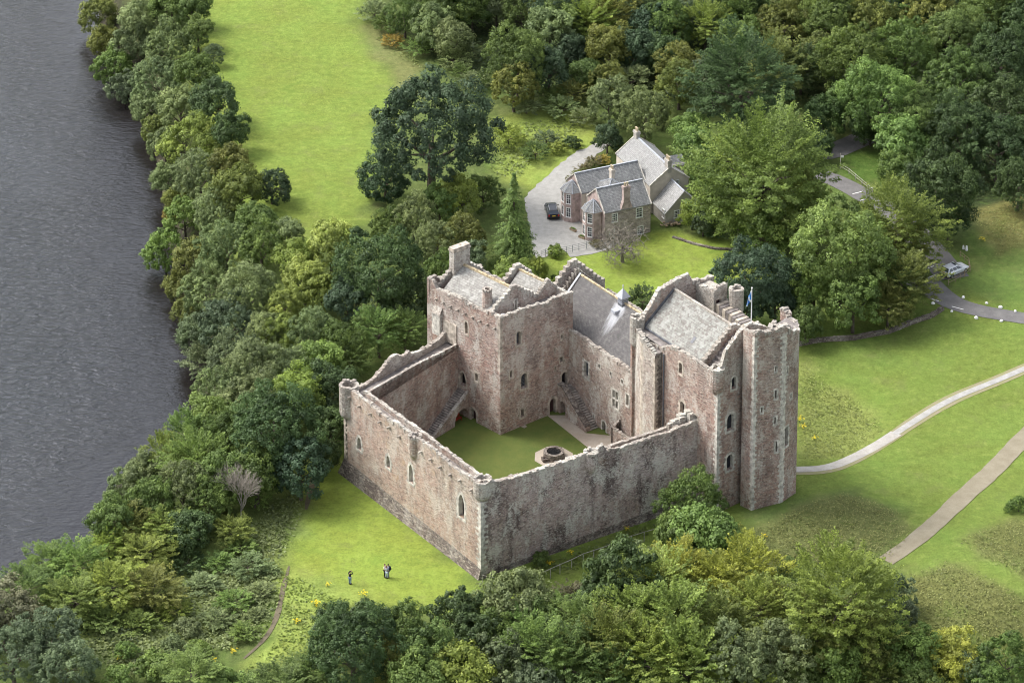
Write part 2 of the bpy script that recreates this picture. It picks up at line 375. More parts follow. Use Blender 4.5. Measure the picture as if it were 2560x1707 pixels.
def make_terrain():
    xs = np.concatenate([np.arange(-420, -120, 15.0), np.arange(-120, 130, 1.0), np.arange(130, 460, 15.0)])
    ys = np.concatenate([np.arange(-230, -100, 10.0), np.arange(-100, 175, 1.0), np.arange(175, 700, 25.0)])
    X, Y = np.meshgrid(xs, ys); Z = ground(X, Y)
    nx, ny = len(xs), len(ys); v = np.stack([X, Y, Z], -1).reshape(-1, 3)
    i = np.arange(ny-1)[:, None]*nx+np.arange(nx-1)[None]; f = np.stack([i, i+1, i+nx+1, i+nx], -1).reshape(-1, 4)
    me = bpy.data.meshes.new('ground'); me.vertices.add(len(v)); me.vertices.foreach_set('co', v.ravel())
    me.loops.add(f.size); me.loops.foreach_set('vertex_index', f.ravel()); me.polygons.add(len(f))
    me.polygons.foreach_set('loop_start', np.arange(0, f.size, 4)); me.polygons.foreach_set('loop_total', np.full(len(f), 4)); me.update()
    me.polygons.foreach_set('use_smooth', [True]*len(f))
    colr = np.empty((ny, nx, 3)); colr[:] = (.085, .115, .03)
    wob = 1.2*np.sin(X*.7+2*np.sin(Y*.4))+1.0*np.sin(Y*.9+1.7*np.sin(X*.5))
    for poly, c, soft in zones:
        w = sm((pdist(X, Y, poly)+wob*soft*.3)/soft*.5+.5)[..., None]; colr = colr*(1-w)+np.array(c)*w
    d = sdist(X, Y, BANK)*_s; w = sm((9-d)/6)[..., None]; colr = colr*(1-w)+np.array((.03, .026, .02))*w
    a = me.color_attributes.new('zone', 'FLOAT_COLOR', 'POINT'); c4 = np.ones((ny*nx, 4)); c4[:, :3] = colr.reshape(-1, 3); a.data.foreach_set('color', c4.ravel())
    m, n, l, b = nt('grass_ground'); p = pos(n)
    at = n.new('ShaderNodeVertexColor'); at.layer_name = 'zone'; base = at.outputs[0]
    n1 = noise(n, l, p, .12, 5, .6); n2 = noise(n, l, p, .9, 6, .7); n3 = noise(n, l, p, 3.5, 5, .7); n4 = noise(n, l, p, 1.0, 4, .65, (.35, 2.2, 1), .6)
    hs = n.new('ShaderNodeHueSaturation'); l.new(base, hs.inputs['Color'])
    l.new(mathn(n, l, 'ADD', .478, mathn(n, l, 'MULTIPLY', n1, .05)), hs.inputs['Hue'])
    val = mathn(n, l, 'ADD', mathn(n, l, 'MULTIPLY', mathn(n, l, 'SUBTRACT', n1, .5), .55), mathn(n, l, 'MULTIPLY', mathn(n, l, 'SUBTRACT', n2, .5), 1.15))
    val = mathn(n, l, 'ADD', val, mathn(n, l, 'MULTIPLY', mathn(n, l, 'SUBTRACT', n3, .5), 1.0))
    l.new(mathn(n, l, 'ADD', 1.04, val), hs.inputs['Value']); hs.inputs['Saturation'].default_value = .95
    n5 = noise(n, l, p, .22, 7, .72)
    c = mixc(n, l, mathn(n, l, 'MULTIPLY', ramp(n, l, n2, .57, .72), .3), hs.outputs[0], (.25, .25, .09))
    c = mixc(n, l, mathn(n, l, 'MULTIPLY', ramp(n, l, n5, .54, .68), .45), c, (.15, .16, .06)); c = mixc(n, l, mathn(n, l, 'MULTIPLY', ramp(n, l, n5, .46, .34), .35), c, (.10, .17, .03))
    c = mixc(n, l, mathn(n, l, 'MULTIPLY', ramp(n, l, n4, .58, .7), .35), c, (.09, .14, .02))
    l.new(c, b.inputs['Base Color']); b.inputs['Roughness'].default_value = .95; b.inputs['Specular IOR Level'].default_value = .1
    bump(n, l, b, mathn(n, l, 'ADD', n3, n2), .6, .25)
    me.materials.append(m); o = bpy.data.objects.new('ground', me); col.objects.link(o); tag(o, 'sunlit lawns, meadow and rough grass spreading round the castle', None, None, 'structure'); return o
ground_obj = make_terrain()

# water
m, n, l, b = nt('river_water'); p = pos(n)
bk = n.new('ShaderNodeAttribute'); bk.attribute_name = 'bankd'; off_bank = ramp(n, l, mathn(n, l, 'ADD', bk.outputs['Fac'], mathn(n, l, 'MULTIPLY', noise(n, l, p, .12, 4, .65), 14)), 7, 30)   # sheltered, smoother water under the bank, painted darker as well
w1 = noise(n, l, p, .75, 5, .62, (.75, 1.5, 1), .6); w2 = noise(n, l, p, 2.4, 3, .6, (.7, 1.4, 1)); w3 = noise(n, l, p, .035, 4, .6)
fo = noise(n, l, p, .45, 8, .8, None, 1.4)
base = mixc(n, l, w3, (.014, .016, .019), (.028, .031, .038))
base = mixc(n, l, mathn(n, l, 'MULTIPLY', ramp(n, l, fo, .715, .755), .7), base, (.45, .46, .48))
base = mixc(n, l, off_bank, (.013, .011, .011), base); l.new(base, b.inputs['Base Color']); b.inputs['Roughness'].default_value = .05; b.inputs['IOR'].default_value = 1.45; b.inputs['Specular IOR Level'].default_value = .5; b.inputs['Specular Tint'].default_value = (.78, .87, 1.0, 1)  # dark tree reflections under the bank put into the base colour
hgt = mathn(n, l, 'MULTIPLY', mathn(n, l, 'ADD', w1, mathn(n, l, 'MULTIPLY', w2, .45)), mathn(n, l, 'MULTIPLY', mathn(n, l, 'ADD', .35, mathn(n, l, 'MULTIPLY', noise(n, l, p, .045, 4, .6, (1, .5, 1), .8), 1.3)), mathn(n, l, 'ADD', .14, mathn(n, l, 'MULTIPLY', off_bank, .9))))
bump(n, l, b, hgt, 1.0, .62)
mb = MB(); xs = list(range(-600, -140, 40))+list(range(-140, 41, 4)); ys = list(range(-300, -120, 30))+list(range(-120, 180, 4))+list(range(180, 801, 40))
for i in range(len(xs)-1):
    for j in range(len(ys)-1): mb.poly([(xs[i], ys[j], -9), (xs[i+1], ys[j], -9), (xs[i+1], ys[j+1], -9), (xs[i], ys[j+1], -9)])
wt = mb.build('river', m); vv = np.array([v.co[:2] for v in wt.data.vertices]); at_ = wt.data.attributes.new('bankd', 'FLOAT', 'POINT'); at_.data.foreach_set('value', (-sdist(vv[:, 0], vv[:, 1], BANK)*_s).astype(np.float32)); tag(wt, 'dark grey rippled river with pale glints', None, None, 'structure')

# ribbons laid over the terrain
def ribbon(name, pts, width, mat, lift=.05, label=None, step=1.0, kind='structure', wvar=0.0, seg=3):
    pts = [np.array(G(*q)[:2]) for q in pts]; dense = []
    for k in range(len(pts)-1):   # catmull-rom
        p0, p1, p2, p3 = pts[max(k-1, 0)], pts[k], pts[k+1], pts[min(k+2, len(pts)-1)]; m_ = max(2, int(np.linalg.norm(p2-p1)/step))
        for t in np.linspace(0, 1, m_, endpoint=False): dense.append(.5*((2*p1)+(p2-p0)*t+(2*p0-5*p1+4*p2-p3)*t*t+(3*p1-p0-3*p2+p3)*t**3))
    dense.append(pts[-1]); dense = np.array(dense); mb = MB(); rows = []; rg = random.Random(len(name))
    W = width if isinstance(width, (list, tuple)) else [width]*2; acc = 0
    for k, c in enumerate(dense):
        t = dense[min(k+1, len(dense)-1)]-dense[max(k-1, 0)]; t = t/np.linalg.norm(t); nn = np.array([-t[1], t[0]]); f = k/(len(dense)-1)
        w = np.interp(f, np.linspace(0, 1, len(W)), W)*(1+rg.uniform(-wvar, wvar)); rows.append([(*(c+nn*w*(s/seg-.5)), 0) for s in range(seg+1)])
    rows = [[(x, y, gz(x, y)+lift) for x, y, _ in r] for r in rows]
    for a, b_ in zip(rows, rows[1:]):
        for s in range(seg): mb.poly([a[s], a[s+1], b_[s+1], b_[s]][::-1])
    o = mb.build(name, mat, None, smooth=True); return tag(o, label, None, None, kind)
def path_mat(name, c, c2, scale=1.5, edge=None):
    m, n, l, b = nt(name); p = pos(n); a = noise(n, l, p, scale, 6, .7); f = noise(n, l, p, 7, 3, .6)
    x = mixc(n, l, ramp(n, l, a, .35, .65), c, c2); x = mixc(n, l, mathn(n, l, 'MULTIPLY', ramp(n, l, f, .45, .7), .25), x, tuple(v*.6 for v in c))
    l.new(x, b.inputs['Base Color']); b.inputs['Roughness'].default_value = .95; b.inputs['Specular IOR Level'].default_value = .15; bump(n, l, b, f, .3, .03); return m
M['gravel'] = path_mat('gravel', (.25, .245, .23), (.33, .325, .305), 1.1)
M['stonepath'] = path_mat('path_surface', (.30, .285, .26), (.40, .385, .355), .8)
M['asphalt'] = path_mat('asphalt', (.125, .12, .12), (.17, .165, .16), .8)
M['mud'] = path_mat('mud', (.105, .09, .062), (.15, .13, .085))
M['dirtpath'] = path_mat('dirt_path', (.20, .175, .125), (.25, .225, .165), .5)
M['verge'] = path_mat('worn_verge', (.25, .215, .155), (.21, .22, .09), .9)
M['slabs'] = path_mat('grey_slabs', (.27, .265, .25), (.37, .365, .35), 1.2)
ribbon('path_verge', [(1700, 1082), (1835, 1083), (1900, 1079), (1960, 1057), (2020, 1022), (2060, 995), (2090, 974), (2160, 931), (2250, 890), (2380, 836)], [2.0, 1.9, 1.9, 2.0, 2.2, 2.1, 2.1], M['verge'], .035, 'worn earth verge beside the pale castle path')
ribbon('path', [(1700, 1079), (1835, 1078), (1900, 1073), (1960, 1051), (2020, 1019), (2058, 995)], [1.75, 1.75, 1.75, 1.7], M['stonepath'], .06, 'broad pale gravel path curving away from the castle gate')
ribbon('path', [(2054, 997.5), (2090, 974), (2160, 931), (2250, 890), (2380, 836)], [1.05, .95, .95], M['slabs'], .075, 'narrow grey stone-edged path running on across the lawn')
ribbon('path', [(2035, 1288), (2090, 1250), (2150, 1200), (2230, 1125), (2300, 1060), (2400, 960)], [2.2, 2.5, 2.5, 2.6, 2.5], M['dirtpath'], .06, 'straight brown dirt path crossing the lawn at the right', wvar=.05)
ribbon('road', [(2110, 640), (2160, 678), (2200, 700), (2260, 716), (2330, 728), (2420, 742)], [5.2, 4.0, 3.4, 3.2, 3.0], M['asphalt'], .06, 'grey tarmac drive edged with white stones')
ribbon('path', [(775, 1062), (742, 1078), (722, 1100), (712, 1130), (703, 1170)], [.6, .9, .8, .3], M['mud'], .06, 'muddy footpath coming out from under the trees', wvar=.15, step=.6)
ribbon('path', [(664, 1300), (652, 1345), (640, 1400), (625, 1440), (600, 1475), (560, 1512)], [.25, .6, .65, .55, .25], M['mud'], .06, 'narrow trodden footpath down the rough slope', wvar=.15, step=.6)
ribbon('road', [(1860, 352), (1900, 352), (1945, 335), (1985, 318), (2040, 300)], 4.2, M['asphalt'], .06, 'shaded car park lane under the wood')
ribbon('road', [(1880, 400), (1930, 420), (1985, 450), (2060, 500), (2130, 570), (2190, 640)], [3.4, 3.6, 4.2, 4.5, 4.8], M['asphalt'], .055, 'car park surface half hidden under the trees')
def sheet(name, pts, mat, lift=.05, label=None, px=True, kind='structure', z=None, smooth=False):
    q = [np.array(G(*p)[:2]) for p in pts] if px else [np.array(p) for p in pts]
    if smooth:
        n_ = len(q); q = [.5*((2*q[k])+(q[(k+1) % n_]-q[k-1])*t+(2*q[k-1]-5*q[k]+4*q[(k+1) % n_]-q[(k+2) % n_])*t*t+(3*q[k]-q[k-1]-3*q[(k+1) % n_]+q[(k+2) % n_])*t**3) for k in range(n_) for t in (0, .2, .4, .6, .8)]
        q = [a+np.array([.18*math.sin(a[1]*2.3+a[0]), .18*math.sin(a[0]*2.1)]) for a in q]
    mb = MB(); c = sum(q)/len(q)
    fl = [Vector((a[0], a[1], 0)) for a in q]
    xs = [a[0] for a in q]; ys = [a[1] for a in q]; poly = np.array(q)
    for t in tessellate_polygon([fl]):
        tri = [fl[i] for i in t]
        def sub(tri, lv):
            if lv == 0:
                p3 = [(v.x, v.y, (gz(v.x, v.y) if z is None else z)+lift) for v in tri]
                nrm = (Vector(p3[1])-Vector(p3[0])).cross(Vector(p3[2])-Vector(p3[0])); mb.poly(p3 if nrm.z > 0 else p3[::-1]); return
            a, b_, c_ = tri; ab, bc, ca = (a+b_)/2, (b_+c_)/2, (c_+a)/2
            for s_ in ((a, ab, ca), (ab, b_, bc), (ca, bc, c_), (ab, bc, ca)): sub(s_, lv-1)
        sub(tri, 0 if z is not None else (1 if smooth else 3))
    o = mb.build(name, mat); return tag(o, label, None, None, kind)
sheet('driveway', [(1232, 596), (1222, 560), (1212, 500), (1206, 455), (1235, 425), (1275, 388), (1312, 357), (1345, 340), (1375, 330), (1402, 330), (1372, 356), (1332, 388), (1306, 418), (1300, 440), (1310, 480), (1420, 480), (1420, 560), (1320, 590), (1290, 575)], M['gravel'], .05, 'pale gravel sweep in front of the house', smooth=True)
M['courtgrass'] = path_mat('court_grass', (.080, .112, .028), (.115, .132, .036), .35)
M['courtpath'] = path_mat('court_path', (.32, .27, .215), (.40, .35, .29), .4)
sheet('courtyard_lawn', [Z_ for Z_ in [(-3.0, -55.0), (23.0, -38.5), (14.0, -26.5), (7.0, -15.0), (-7.0, -18.0), (-18.0, -33.5)]], M['courtgrass'], .02, 'dark green lawn filling the castle court', px=False, z=0.02)
cp_ = [P(*Z1(1590, 1322)), P(*Z1(1730, 1322)), P(*Z9(1075, 1195)), P(*Z9(1500, 1240)), (15.0, -27.5), (16.5, -33.0), (13.4, -34.5), P(*Z9(1180, 1490))]
sheet('courtyard_path', cp_, M['courtpath'], .03, 'brown gravel path across the castle court', px=False, z=0.02)
wc = np.array(P(*Z3(1525, 625)))
sheet('well_paving', [wc+dirv(45*k+20)*2.6 for k in range(8)], M['courtpath'], .045, 'round gravel patch about the well', px=False, z=.02)
sheet('well_paving', [P(*Z9(0, 1085)), P(*Z9(70, 1118)), P(*Z9(118, 1090)), P(*Z9(80, 1060))], M['courtpath'], .04, 'small paved threshold by the tower foot', px=False, z=.02)
M['paint'] = simple('road_paint', (.7, .7, .68), .7, .05, 5)
mb = MB()
for a, b_ in (((2186, 705), (2213, 712)), ((2140, 688), (2160, 694))):
    a, b_ = np.array(G(*a)[:2]), np.array(G(*b_)[:2]); t = (b_-a)/np.linalg.norm(b_-a); nn = np.array([-t[1], t[0]])*.08; mb.poly([(*(q), gz(*q)+.1) for q in (a-nn, b_-nn, b_+nn, a+nn)])
for a, b_ in (((1990, 437), (2006, 431)), ((1958, 447), (1982, 441)), ((1975, 462), (1999, 455)), ((2120, 622), (2145, 612)), ((2130, 640), (2150, 632)), ((2004, 465), (2018, 461))):
    a, b_ = np.array(G(*a)[:2]), np.array(G(*b_)[:2]); t = (b_-a)/np.linalg.norm(b_-a); nn = np.array([-t[1], t[0]])*.07; mb.poly([(*(q), gz(*q)+.1) for q in (a-nn, b_-nn, b_+nn, a+nn)])
o = mb.build('road_markings', M['paint']); tag(o, 'white dashes and bay lines painted on the tarmac', None, None, 'structure')
# ================================================================ the castle
rnd = random.Random(7)
M['walk2'] = simple('stair_tread', (.27, .24, .215), .95, .25, 1.5)
def jitter_prof(prof, step=.55, amp=.13, rg=None):
    rg = rg or rnd; out = []; us = [p[0] for p in prof]; zs = [p[1] for p in prof]
    if us[0] > us[-1]: us = us[::-1]; zs = zs[::-1]
    n = max(2, int((us[-1]-us[0])/step)); prev = 0
    for k in range(n+1):
        u = us[0]+(us[-1]-us[0])*k/n; z = float(np.interp(u, us, zs)); prev = prev*.5+rg.uniform(-amp, amp)
        out.append((u, z+(prev if 0 < k < n else 0)))
    return out
def rubble(mb, p0, ang, prof, side, thick, mi=0, size=(.22, .5), up=(-.02, .13), rg=None):
    rg = rg or rnd; d = dirv(ang); o = np.array([-d[1], d[0]])*side; us = [p[0] for p in prof]; zs = [p[1] for p in prof]
    u = us[0]+.1
    while u < us[-1]-.15:
        L = rg.uniform(*size); z = float(np.interp(u+L/2, us, zs)); sl = abs(float(np.interp(u+L, us, zs))-float(np.interp(u, us, zs)))
        if sl > 1.0: u += L; continue
        W = thick*rg.uniform(.75, 1.18); c = np.array(p0[:2])+d*(u+L/2)-o*(thick/2+rg.uniform(-.08, .08))
        mb.box(c, ang+rg.uniform(-14, 14), L*rg.uniform(.7, 1.1), W, z-.25-sl, z+rg.uniform(*up), mi, tilt=rg.uniform(-.06, .06))
        u += L*rg.uniform(.9, 1.25)
def wallrun(mb, p0, ang, prof, zout, zin, thick, side, holes=(), mi=0, mtop=None, jit=.13, rub=True, depth=.5, ends=True, inner=True, rsize=(.22, .5), rg=None):
    prof = jitter_prof(prof, amp=jit, rg=rg); d = dirv(ang); o = np.array([-d[1], d[0]])*side; p0 = np.array(p0[:2], float)
    u0, u1 = prof[0][0], prof[-1][0]
    mb.panel(p0, ang, [(u0, zout)]+prof+[(u1, zout)], holes, side, depth, mi)
    if inner: mb.panel(p0-o*thick, ang, [(u0, zin)]+prof+[(u1, zin)], (), -side, 0, mi)
    mt = mi if mtop is None else mtop
    for (ua, za), (ub, zb) in zip(prof, prof[1:]):
        a, b = p0+d*ua, p0+d*ub; mb.poly([V3(a, za), V3(b, zb), V3(b-o*thick, zb), V3(a-o*thick, za)], mt)
    if ends:
        for u, z in (prof[0], prof[-1]):
            a = p0+d*u; zz = min(zin, z) if inner else zout; mb.poly([V3(a, zz), V3(a, z), V3(a-o*thick, z), V3(a-o*thick, zz)], mi)
    if rub: rubble(mb, p0, ang, prof, side, thick, mt, size=rsize, rg=rg)
def quoins(mb, c, aa, ab, z0, z1, mi=0, la=(.65, .42), hh=.33, proud=.02, rg=None):
    rg = rg or rnd; da, db = dirv(aa), dirv(ab); z = z0; k = 0
    while z < z1:
        h = hh*rg.uniform(.8, 1.2); a = la[k % 2]*rg.uniform(.8, 1.25); b = la[(k+1) % 2]*rg.uniform(.8, 1.25)
        pr = proud*rg.uniform(.25, 1.0); c0 = np.array(c[:2])-(da+db)*pr
        mb.prism([c0, c0+da*a, c0+da*a+db*b, c0+db*b], z, min(z+h-.03, z1), mi); z += h; k += 1
def arch_loop(u, z0, w, h, kind):
    if kind == 'rect': return [(u-w/2, z0), (u+w/2, z0), (u+w/2, z0+h), (u-w/2, z0+h)]
    rise = w*(.5 if kind == 'round' else .85); s = h-rise; pts = [(u-w/2, z0), (u+w/2, z0)]; n = 6
    for k in range(n+1):
        t = k/n
        if kind == 'round': a = math.pi*t; pts.append((u+w/2*math.cos(a), z0+s+rise*math.sin(a)))
        else:
            x = 1-2*t; y = (1-abs(x)**1.7)**.75; pts.append((u+w/2*x, z0+s+rise*y))
    return pts
class Wall:
    def __init__(s, p0, ang, side): s.p0 = np.array(p0[:2], float); s.ang = ang; s.side = side; s.w = []
    def uz(s, xy): return onwall(s.p0, s.ang, xy)
    def opening(s, xy, w, h, kind='round', style='dark', surround=.3, name='window', bars=0):
        u, z = s.uz(xy); s.w.append((u, z-h/2, w, h, kind, style, surround, name, bars)); return s
    def at(s, u, z, w, h, kind='rect', style='dark', surround=.25, name='window', bars=0): s.w.append((u, z, w, h, kind, style, surround, name, bars)); return s
    def loops(s): return [arch_loop(u, z, w, h, k) for u, z, w, h, k, *_ in s.w]
    def fb(s, mb, u0, u1, z0, z1, d0, d1, mi):
        d = dirv(s.ang); o = np.array([-d[1], d[0]])*s.side; q = [s.p0+d*u0-o*d0, s.p0+d*u1-o*d0, s.p0+d*u1-o*d1, s.p0+d*u0-o*d1]
        mb.prism(q, z0, z1, mi, bottom=True)
    def windows(s, parent, pale, depth=.5, rg=None):
        rg = rg or rnd
        for (u, z, w, h, kind, style, sur, name, bars) in s.w:
            mb = MB(); lp = arch_loop(u, z, w, h, kind); d = dirv(s.ang); o = np.array([-d[1], d[0]])*s.side
            if sur > 0:
                rise = 0 if kind == 'rect' else w*(.5 if kind == 'round' else .85); zt = z+h-rise; zz = z-.15; k = 0
                while zz < zt-.02:
                    hh = min(rg.uniform(.28, .42), zt-zz)
                    for sg in (-1, 1):
                        wd = sur*(1.25 if (k+(sg > 0)) % 2 else .8)*rg.uniform(.85, 1.2); e = u+sg*w/2
                        a, b = (e-wd, e+.006) if sg < 0 else (e-.006, e+wd)
                        s.fb(mb, a, b, zz+.012, zz+hh, -.03*rg.uniform(.5, 1.3), depth*.8, 0)
                    zz += hh; k += 1
                s.fb(mb, u-w/2-sur*.9, u+w/2+sur*.9, z-.3, z-.002, -.05, depth*.8, 0)
                if kind == 'rect': s.fb(mb, u-w/2-sur, u+w/2+sur, z+h-.004, z+h+sur*.9, -.03, depth*.8, 0)
                else:
                    arc = lp[2:]; cu, cz = u, zt
                    for a, b in zip(arc, arc[1:]):
                        def ex(p):
                            v = np.array([p[0]-cu, p[1]-cz+.001]); L = np.linalg.norm(v)+1e-6; return (p[0]+v[0]/L*sur*1.1, p[1]+v[1]/L*sur*1.1)
                        def iN(p):
                            v = np.array([p[0]-cu, p[1]-cz+.001]); L = np.linalg.norm(v)+1e-6; return (p[0]-v[0]/L*.005, p[1]-v[1]/L*.005)
                        q = [iN(a), iN(b), ex(b), ex(a)]; W3 = lambda p, dp: V3(s.p0+d*p[0]-o*dp, p[1])
                        f = [W3(p, -.035) for p in q]; g = [W3(p, depth*.8) for p in q]; mb.poly(f, 0)
                        for i in range(4): j = (i+1) % 4; mb.poly([f[i], g[i], g[j], f[j]], 0)
            W3 = lambda p, dp: V3(s.p0+d*p[0]-o*dp, p[1])
            mb.poly([W3(p, depth-.06) for p in lp], 1)
            if bars:
                nb = max(2, int(w/.16)); nh = max(2, int(h/.2)); rz = 0 if kind == 'rect' else w*.4
                for i in range(1, nb): uu = u-w/2+w*i/nb; s.fb(mb, uu-.02, uu+.02, z, z+h-rz, depth-.16, depth-.12, 2)
                for i in range(1, nh): zz = z+h*i/nh; s.fb(mb, u-w/2+.02, u+w/2-.02, zz-.02, zz+.02, depth-.14, depth-.1, 2)
            if bars == 2:   # stone mullion and transom
                s.fb(mb, u-.09, u+.09, z, z+h, -.02, depth*.7, 0); s.fb(mb, u-w/2, u+w/2, z+h*.46, z+h*.46+.16, -.02, depth*.7, 0)
            ms = {'dark': M['pane'], 'void': M['void'], 'door': M['door'], 'lattice': M['pane']}[style]
            ob = mb.build(name, [pale, ms, M['grille']], parent)
def roof_gable(mb, a, b, hw, z_e, z_r, over=0.0, t=.12, mi=0):
    # slab roof: ridge a->b in plan, half width hw; both slopes with thickness
    a, b = np.array(a), np.array(b); d = (b-a)/np.linalg.norm(b-a); n = np.array([-d[1], d[0]])
    for sg in (1, -1):
        e = n*hw*sg; q = [V3(a, z_r), V3(b, z_r), V3(b+e, z_e), V3(a+e, z_e)]
        lo = [(x, y, z-t) for x, y, z in q]
        if sg < 0: q, lo = q[::-1], lo[::-1]
        mb.poly(q[::-1], mi); mb.poly(lo, mi)
        for i in range(4): j = (i+1) % 4; mb.poly([q[i], q[j], lo[j], lo[i]], mi)

castle = empty('castle', (3, -38, 0), 'huge ruined castle of pink and grey stone with two roofed towers round a grass court', 'castle')
A_, B_ = 36.0, 126.0
dA, dB = dirv(A_), dirv(B_)
SEc = np.array([-3.7, -56.8]); SWc = np.array([-21.1, -33.0]); aS, aE, aW = 126.2, 32.3, 53.0

# ---- south curtain wall
def profpx(p0, ang, pts): return sorted([onwall(p0, ang, q) for q in pts])
S = Wall(SEc, aS, 1)
S.opening(Z3(163, 528), .85, 1.75, 'pointed', 'void', .34); S.opening(Z3(366, 655), .75, 1.7, 'pointed', 'void', .36)
S.opening(Z3(525, 738), .85, 2.5, 'pointed', 'void', .36); S.opening(Z3(878, 965), 1.15, 3.1, 'pointed', 'void', .4)
mb = MB(); nS = np.array([-dirv(aS)[1], dirv(aS)[0]]); profS = [(0.2, 13.0), (.9, 12.8), (3, 12.5), (5.4, 12.35), (10, 12.55), (15, 12.4), (17.4, 12.5), (21, 12.15), (26, 12.3), (28.7, 12.2)]
wallrun(mb, SEc, aS, profS, -.2, 11.0, .42, 1, S.loops(), mi=0, mtop=1, depth=.7)
d = dirv(aS)
# wall-walk gutter and inner parapet
pin = SEc-nS*1.7
wallrun(mb, pin, aS, [(2.1, 12.0), (9, 11.95), (14, 12.05), (20, 11.9), (27.4, 11.8)], 11.0, 0, .42, 1, mi=2, mtop=1, jit=.06, rsize=(.5, 1.0))
mb.poly([V3(SEc-nS*.42+d*.3, 11.25), V3(SEc-nS*.42+d*29, 11.25), V3(pin+d*29, 11.25), V3(pin+d*.3, 11.25)], 3)
# battered plinth
pl = [(0, -.6, .42), (0, 1.15, .0)]
q0, q1 = SEc-d*.0, SEc+d*29.5
mb.poly([V3(q0+nS*.6, -.6), V3(q1+nS*.9+d*.6, -.6), V3(q1+nS*.03, 2.0), V3(q0+nS*.03, 1.35)], 4)
mb.poly([V3(q0+nS*.03, 1.35), V3(q1+nS*.03, 2.0), V3(q1-nS*.1, 2.1), V3(q0-nS*.1, 1.45)], 4)
mb.poly([V3(q0+nS*.6, -.6), V3(q0+nS*.03, 1.35), V3(q0-nS*.1, 1.35), V3(q0-nS*.1, -.6)], 4)
mb.poly([V3(q1+nS*.9+d*.6, -.6), V3(q1+d*.6-nS*2.2, -.6), V3(q1-nS*2.0, 2.0), V3(q1+nS*.03, 2.0)], 4)
# water spouts
for k in range(13):
    u = 1.8+k*2.15+rnd.uniform(-.3, .3); z = 11.2+rnd.uniform(-.15, .15)
    S.fb(mb, u-.1, u+.1, z-.1, z+.1, -.45, .1, 1)
    S.fb(mb, u-.13, u+.13, z-.5, z-.14, -.004, .1, 4)
south = mb.build('curtain_wall', [M['stone_south'], M['stone_top'], M['stone_tower'], M['walk'], M['stone_base']], castle)
tag(south, 'pinkish curtain wall with four tall pointed windows')
S.windows(south, M['pale'], .7)
def bartizan(parent, c, r, z0, z1, corbel=1.2, mat='stone_top', n=16, gap=None, hollow=True, a0=0, a1=360):
    mb = MB(); zc = z0
    for k in range(4):
        t0, t1 = k/4, (k+1)/4; mb.frustum(c, r*(.35+.65*math.sin(t0*math.pi/2)), r*(.35+.65*math.sin(t1*math.pi/2)), zc-corbel+corbel*t0, zc-corbel+corbel*t1, n, 0, top=False)
    mb.frustum(c, r, r, zc, z1, n, 0, top=False)
    mb.frustum(c, r-.35, r-.35, z1-1.0, z1, n, 0, top=False)
    for k in range(n):
        a, b = 2*math.pi*k/n, 2*math.pi*(k+1)/n; h = rnd.uniform(.0, .28)
        q = [np.array([c[0]+rr*math.cos(t), c[1]+rr*math.sin(t)]) for rr, t in ((r+.03, a), (r+.03, b), (r-.38, b), (r-.38, a))]
        mb.prism(q, z1-.15, z1+h, 1)
    mb.poly([(c[0]+(r-.35)*math.cos(2*math.pi*k/n), c[1]+(r-.35)*math.sin(2*math.pi*k/n), z1-1.0) for k in range(n)], 2)
    o = mb.build('turret', [M[mat], M['stone_top'], M['walk']], parent); return o
bartizan(south, SWc-nS*.55-d*.45, 1.25, 8.6, 12.3, 1.0, 'stone_top')
bartizan(south, SEc-nS*.75+d*.7, 1.12, 11.0, 12.75, 1.2, 'stone_top')
bartizan(south, S.p0+d*onwall(SEc, aS, Z3(540, 520))[0]+nS*(-.3), .85, 10.2, 12.3, 1.1, 'stone_south')
mb = MB(); quoins(mb, SWc, aS+180, aS-90, 1.6, 8, 0, (.6, .4)); mb.build('quoin_stones', M['pale2'], south)

# ---- east curtain wall
E_ = Wall(SEc, aE, -1); nE = np.array([dirv(aE)[1], -dirv(aE)[0]]); dE = dirv(aE)
mb = MB()
profE = [(.4, 13.0), (1.7, 12.7), (3.5, 12.1), (8, 11.95), (14, 11.9), (16.3, 11.7), (16.6, 12.4), (17.6, 12.3), (18.0, 11.4), (22, 11.15), (27, 11.1), (29.5, 11.2), (31.8, 11.5)]
wallrun(mb, SEc, aE, profE, -1.2, 10.3, .42, -1, E_.loops(), mi=0, mtop=1, depth=.6)
pin = SEc-nE*1.7
wallrun(mb, pin, aE, [(2.0, 11.3), (11, 10.75), (17, 10.7), (24, 10.6), (31, 10.7)], 10.0, 0, .42, -1, mi=2, mtop=1, jit=.06, rsize=(.5, 1.0))
mb.poly([V3(SEc-nE*.42+dE*.4, 10.4), V3(SEc-nE*.42+dE*31.6, 10.3), V3(pin+dE*31.6, 10.3), V3(pin+dE*.4, 10.4)], 3)
q0, q1 = SEc, SEc+dE*31.8
mb.poly([V3(q0+nE*.25, -1.5), V3(q1+nE*.7, -1.5), V3(q1+nE*.02, 1.3), V3(q0+nE*.02, .6)], 4)
east = mb.build('curtain_wall', [M['stone_east'], M['stone_top'], M['stone_hall'], M['walk'], M['stone_base']], castle)
tag(east, 'long windowless grey curtain wall with dark weather streaks')
E_.windows(east, M['pale'], .6)
bartizan(east, SEc+dE*onwall(SEc, aE, Z3(1790, 650))[0]-nE*.2, .9, 10.4, 11.9, 1.4, 'stone_east')
mb = MB(); quoins(mb, SEc, aE, aS, .1, 10.2, 0, (.85, .5), proud=.04); mb.build('quoin_stones', M['pale'], east)
